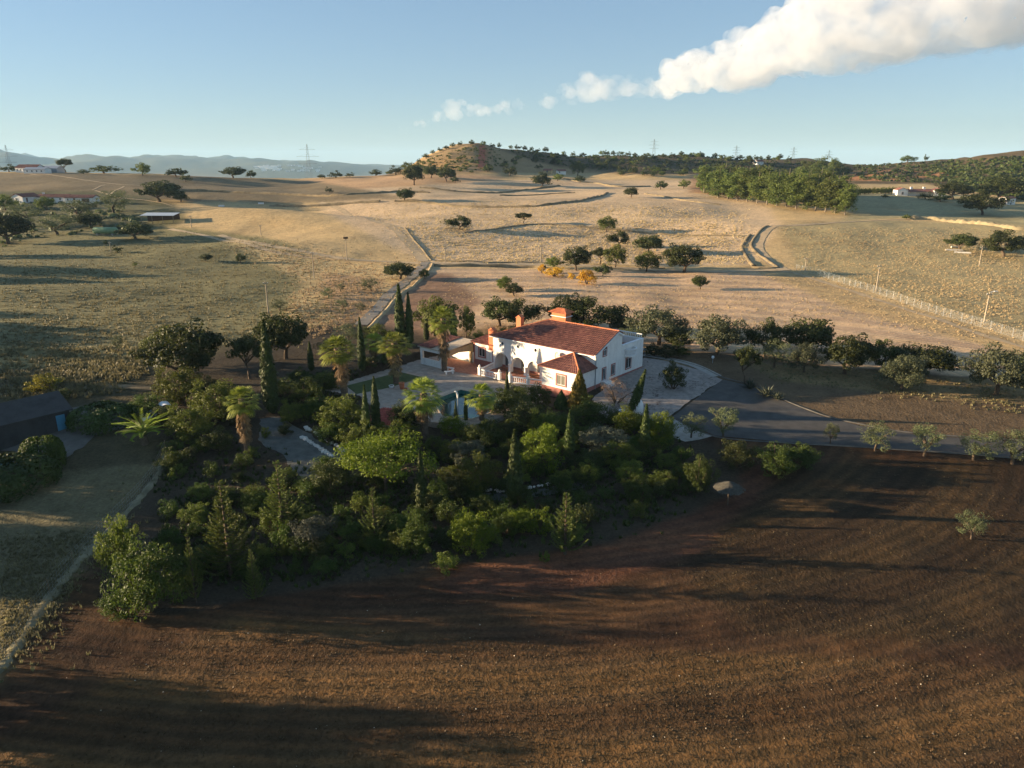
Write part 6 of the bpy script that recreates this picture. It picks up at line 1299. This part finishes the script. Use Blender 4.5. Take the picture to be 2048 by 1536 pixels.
# white stones along the garden path: one by one
def stone_mesh(seed):
    r_ = np.random.default_rng(seed); bm = bmesh.new(); bmesh.ops.create_icosphere(bm, subdivisions=1, radius=1)
    for v in bm.verts: v.co = v.co * r_.uniform(.75, 1.2); v.co.z *= .75
    me = bpy.data.meshes.new('stone'); bm.to_mesh(me); bm.free(); me.materials.append(MATS['white_stone']); return me
SM = [stone_mesh(i) for i in range(4)]
def stones(line, n, s, lab, grp):
    pts = smooth_line([hit(*q) for q in line], .25)
    for i in range(n):
        p = pts[int((i+.3)/n*(len(pts)-1))]; o = link('path_stone', SM[i % 4], None, (p.x+random.uniform(-.12,.12), p.y+random.uniform(-.12,.12), T(p.x, p.y)+.1), random.uniform(0,6)); k = s*random.uniform(.7,1.25); o.scale = (k, k*random.uniform(.8,1.1), k); tag(o, lab, 'stone', grp)
stones([(604,876),(622,886),(640,898),(655,908),(668,916)], 13, .36, 'white boulder in the front row edging the garden path', 'front row of path stones'); stones([(612,856),(640,872),(660,885),(680,898),(692,906)], 14, .33, 'white boulder in the rear row edging the garden path', 'rear row of path stones')
stones([(925,978),(980,982),(1010,984)], 12, .25, 'dull stone edging the shaded lower garden path', 'stones of the lower path'); stones([(1046,978),(1080,974),(1105,966)], 8, .25, 'dull stone edging the lower path right of the thick cypress', 'stones of the lower path, right')
# left yard: inflatable pool, lean-to with white sheet, rubble under the pasture oak
bpp = thing('paddling_pool', 'round blue paddling pool cut by the left edge', 'paddling pool', hit(14, 925)); MB().lathe([(1.7,0),(1.75,.3),(1.65,.55),(1.5,.55),(1.45,.3)], 20, cap=False).build('rim', 'blue_paint', bpp, True); MB().lathe([(1.5,.36),(.01,.37)], 20).build('water', 'pool_water', bpp)
lt = thing('lean_to', 'lean-to of grey corrugated sheet with a bright white curved sheet on top', 'shed', hit(318, 838), R(35)); cs_ = MB()
for i in range(30):
    y0, y1 = -1.4+i*.0933, -1.4+(i+1)*.0933; h0, h1 = .04*math.sin(i*1.57), .04*math.sin((i+1)*1.57); cs_.add([(-2.0,y0,.5+h0),(1.0,y0,1.5+h0),(1.0,y1,1.5+h1),(-2.0,y1,.5+h1)], [(0,1,2,3)])
cs_.build('sheet_roof', 'galvanised', lt)
for x, y, h_ in ((-1.9,-1.3,.5),(-1.9,1.3,.5),(.9,-1.3,1.42),(.9,1.3,1.42)): MB().box(x-.05,x+.05,y-.05,y+.05,-.3,h_).build('post', 'wood_post', lt)
wc = MB()
for i in range(10):
    a0, a1 = math.pi*(.1+.8*i/10), math.pi*(.1+.8*(i+1)/10); wc.add([(.9+.7*math.cos(a0),-.9,1.5+.5*math.sin(a0)),(.9+.7*math.cos(a0),.9,1.5+.5*math.sin(a0)),(.9+.7*math.cos(a1),.9,1.5+.5*math.sin(a1)),(.9+.7*math.cos(a1),-.9,1.5+.5*math.sin(a1))], [(0,1,2,3)])
wc.build('white_sheet', 'white_paint', lt)
for i, (px, py, L, rz, lab) in enumerate(((1908,501,5.5,-12,'left pale fallen slab under the pasture oak'),(1925,506,5.0,-20,'right pale fallen slab under the pasture oak'),(1910,495,3.0,5,'pale block behind the slabs under the pasture oak'))):
    o = MB().add([(-L/2,-.3,-.05),(L/2,-.22,-.05),(L/2-.2,.3,-.05),(-L/2+.1,.28,-.05),(-L/2+.05,-.26,.4),(L/2-.1,-.2,.35),(L/2-.3,.25,.4),(-L/2+.2,.24,.45)], [(0,3,2,1),(4,5,6,7),(0,1,5,4),(1,2,6,5),(2,3,7,6),(3,0,4,7)]).build('stone_slab', 'white_stone', None, loc=hit(px,py), rz=R(rz)); tag(o, lab, 'stone slab', 'slabs under the pasture oak')
# sheds' clutter in the pasture: small white beehive-like boxes
for px, py, lab in ((443,413,'small white box at the top of the knoll'),(522,408,'white water trough in the hollow behind the knoll')):
    o = thing('water_trough', lab, 'trough', hit(px, py), R(10)); MB().panel([(-1.4,-.5),(1.4,-.5),(1.4,.5),(-1.4,.5)], [[(-1.25,-.38),(1.25,-.38),(1.25,.38),(-1.25,.38)]], .8, (0,0,.75), (1,0,0), (0,1,0), (0,0,1)).build('trough_wall', 'white_paint', o); MB().box(-1.3,1.3,-.42,.42,.3,.5).build('water', 'pool_water', o)
# unseen oaks added left of the frame to shade the pasture, yard and ploughed field
for i, (x, y, w, h) in enumerate([(-45,30,8,7),(-66,60,9,8),(-50,36,9,8.5),(-47,33,8,8),(-50,41,8,7.5),(-40,22,7,6),(-70,60,11,9),(-82,72,10,9),(-96,84,11,10),(-104,92,10,9),(-118,104,12,10),(-126,118,12,10),(-136,128,12,10),(-140,136,12,10),(-150,150,11,9),(-165,190,11,9),(-175,205,12,10),(-48,10,8,7),(-58,20,9,8),(-34,14,6,5),(-190,240,12,10),(-66,30,10,9)]):
    plant_at('oak%d' % (i % 3), (x, y, T(x, y)), w, h, 'unseen oak added left of the frame to cast shade', 'unseen oaks added left of the frame')
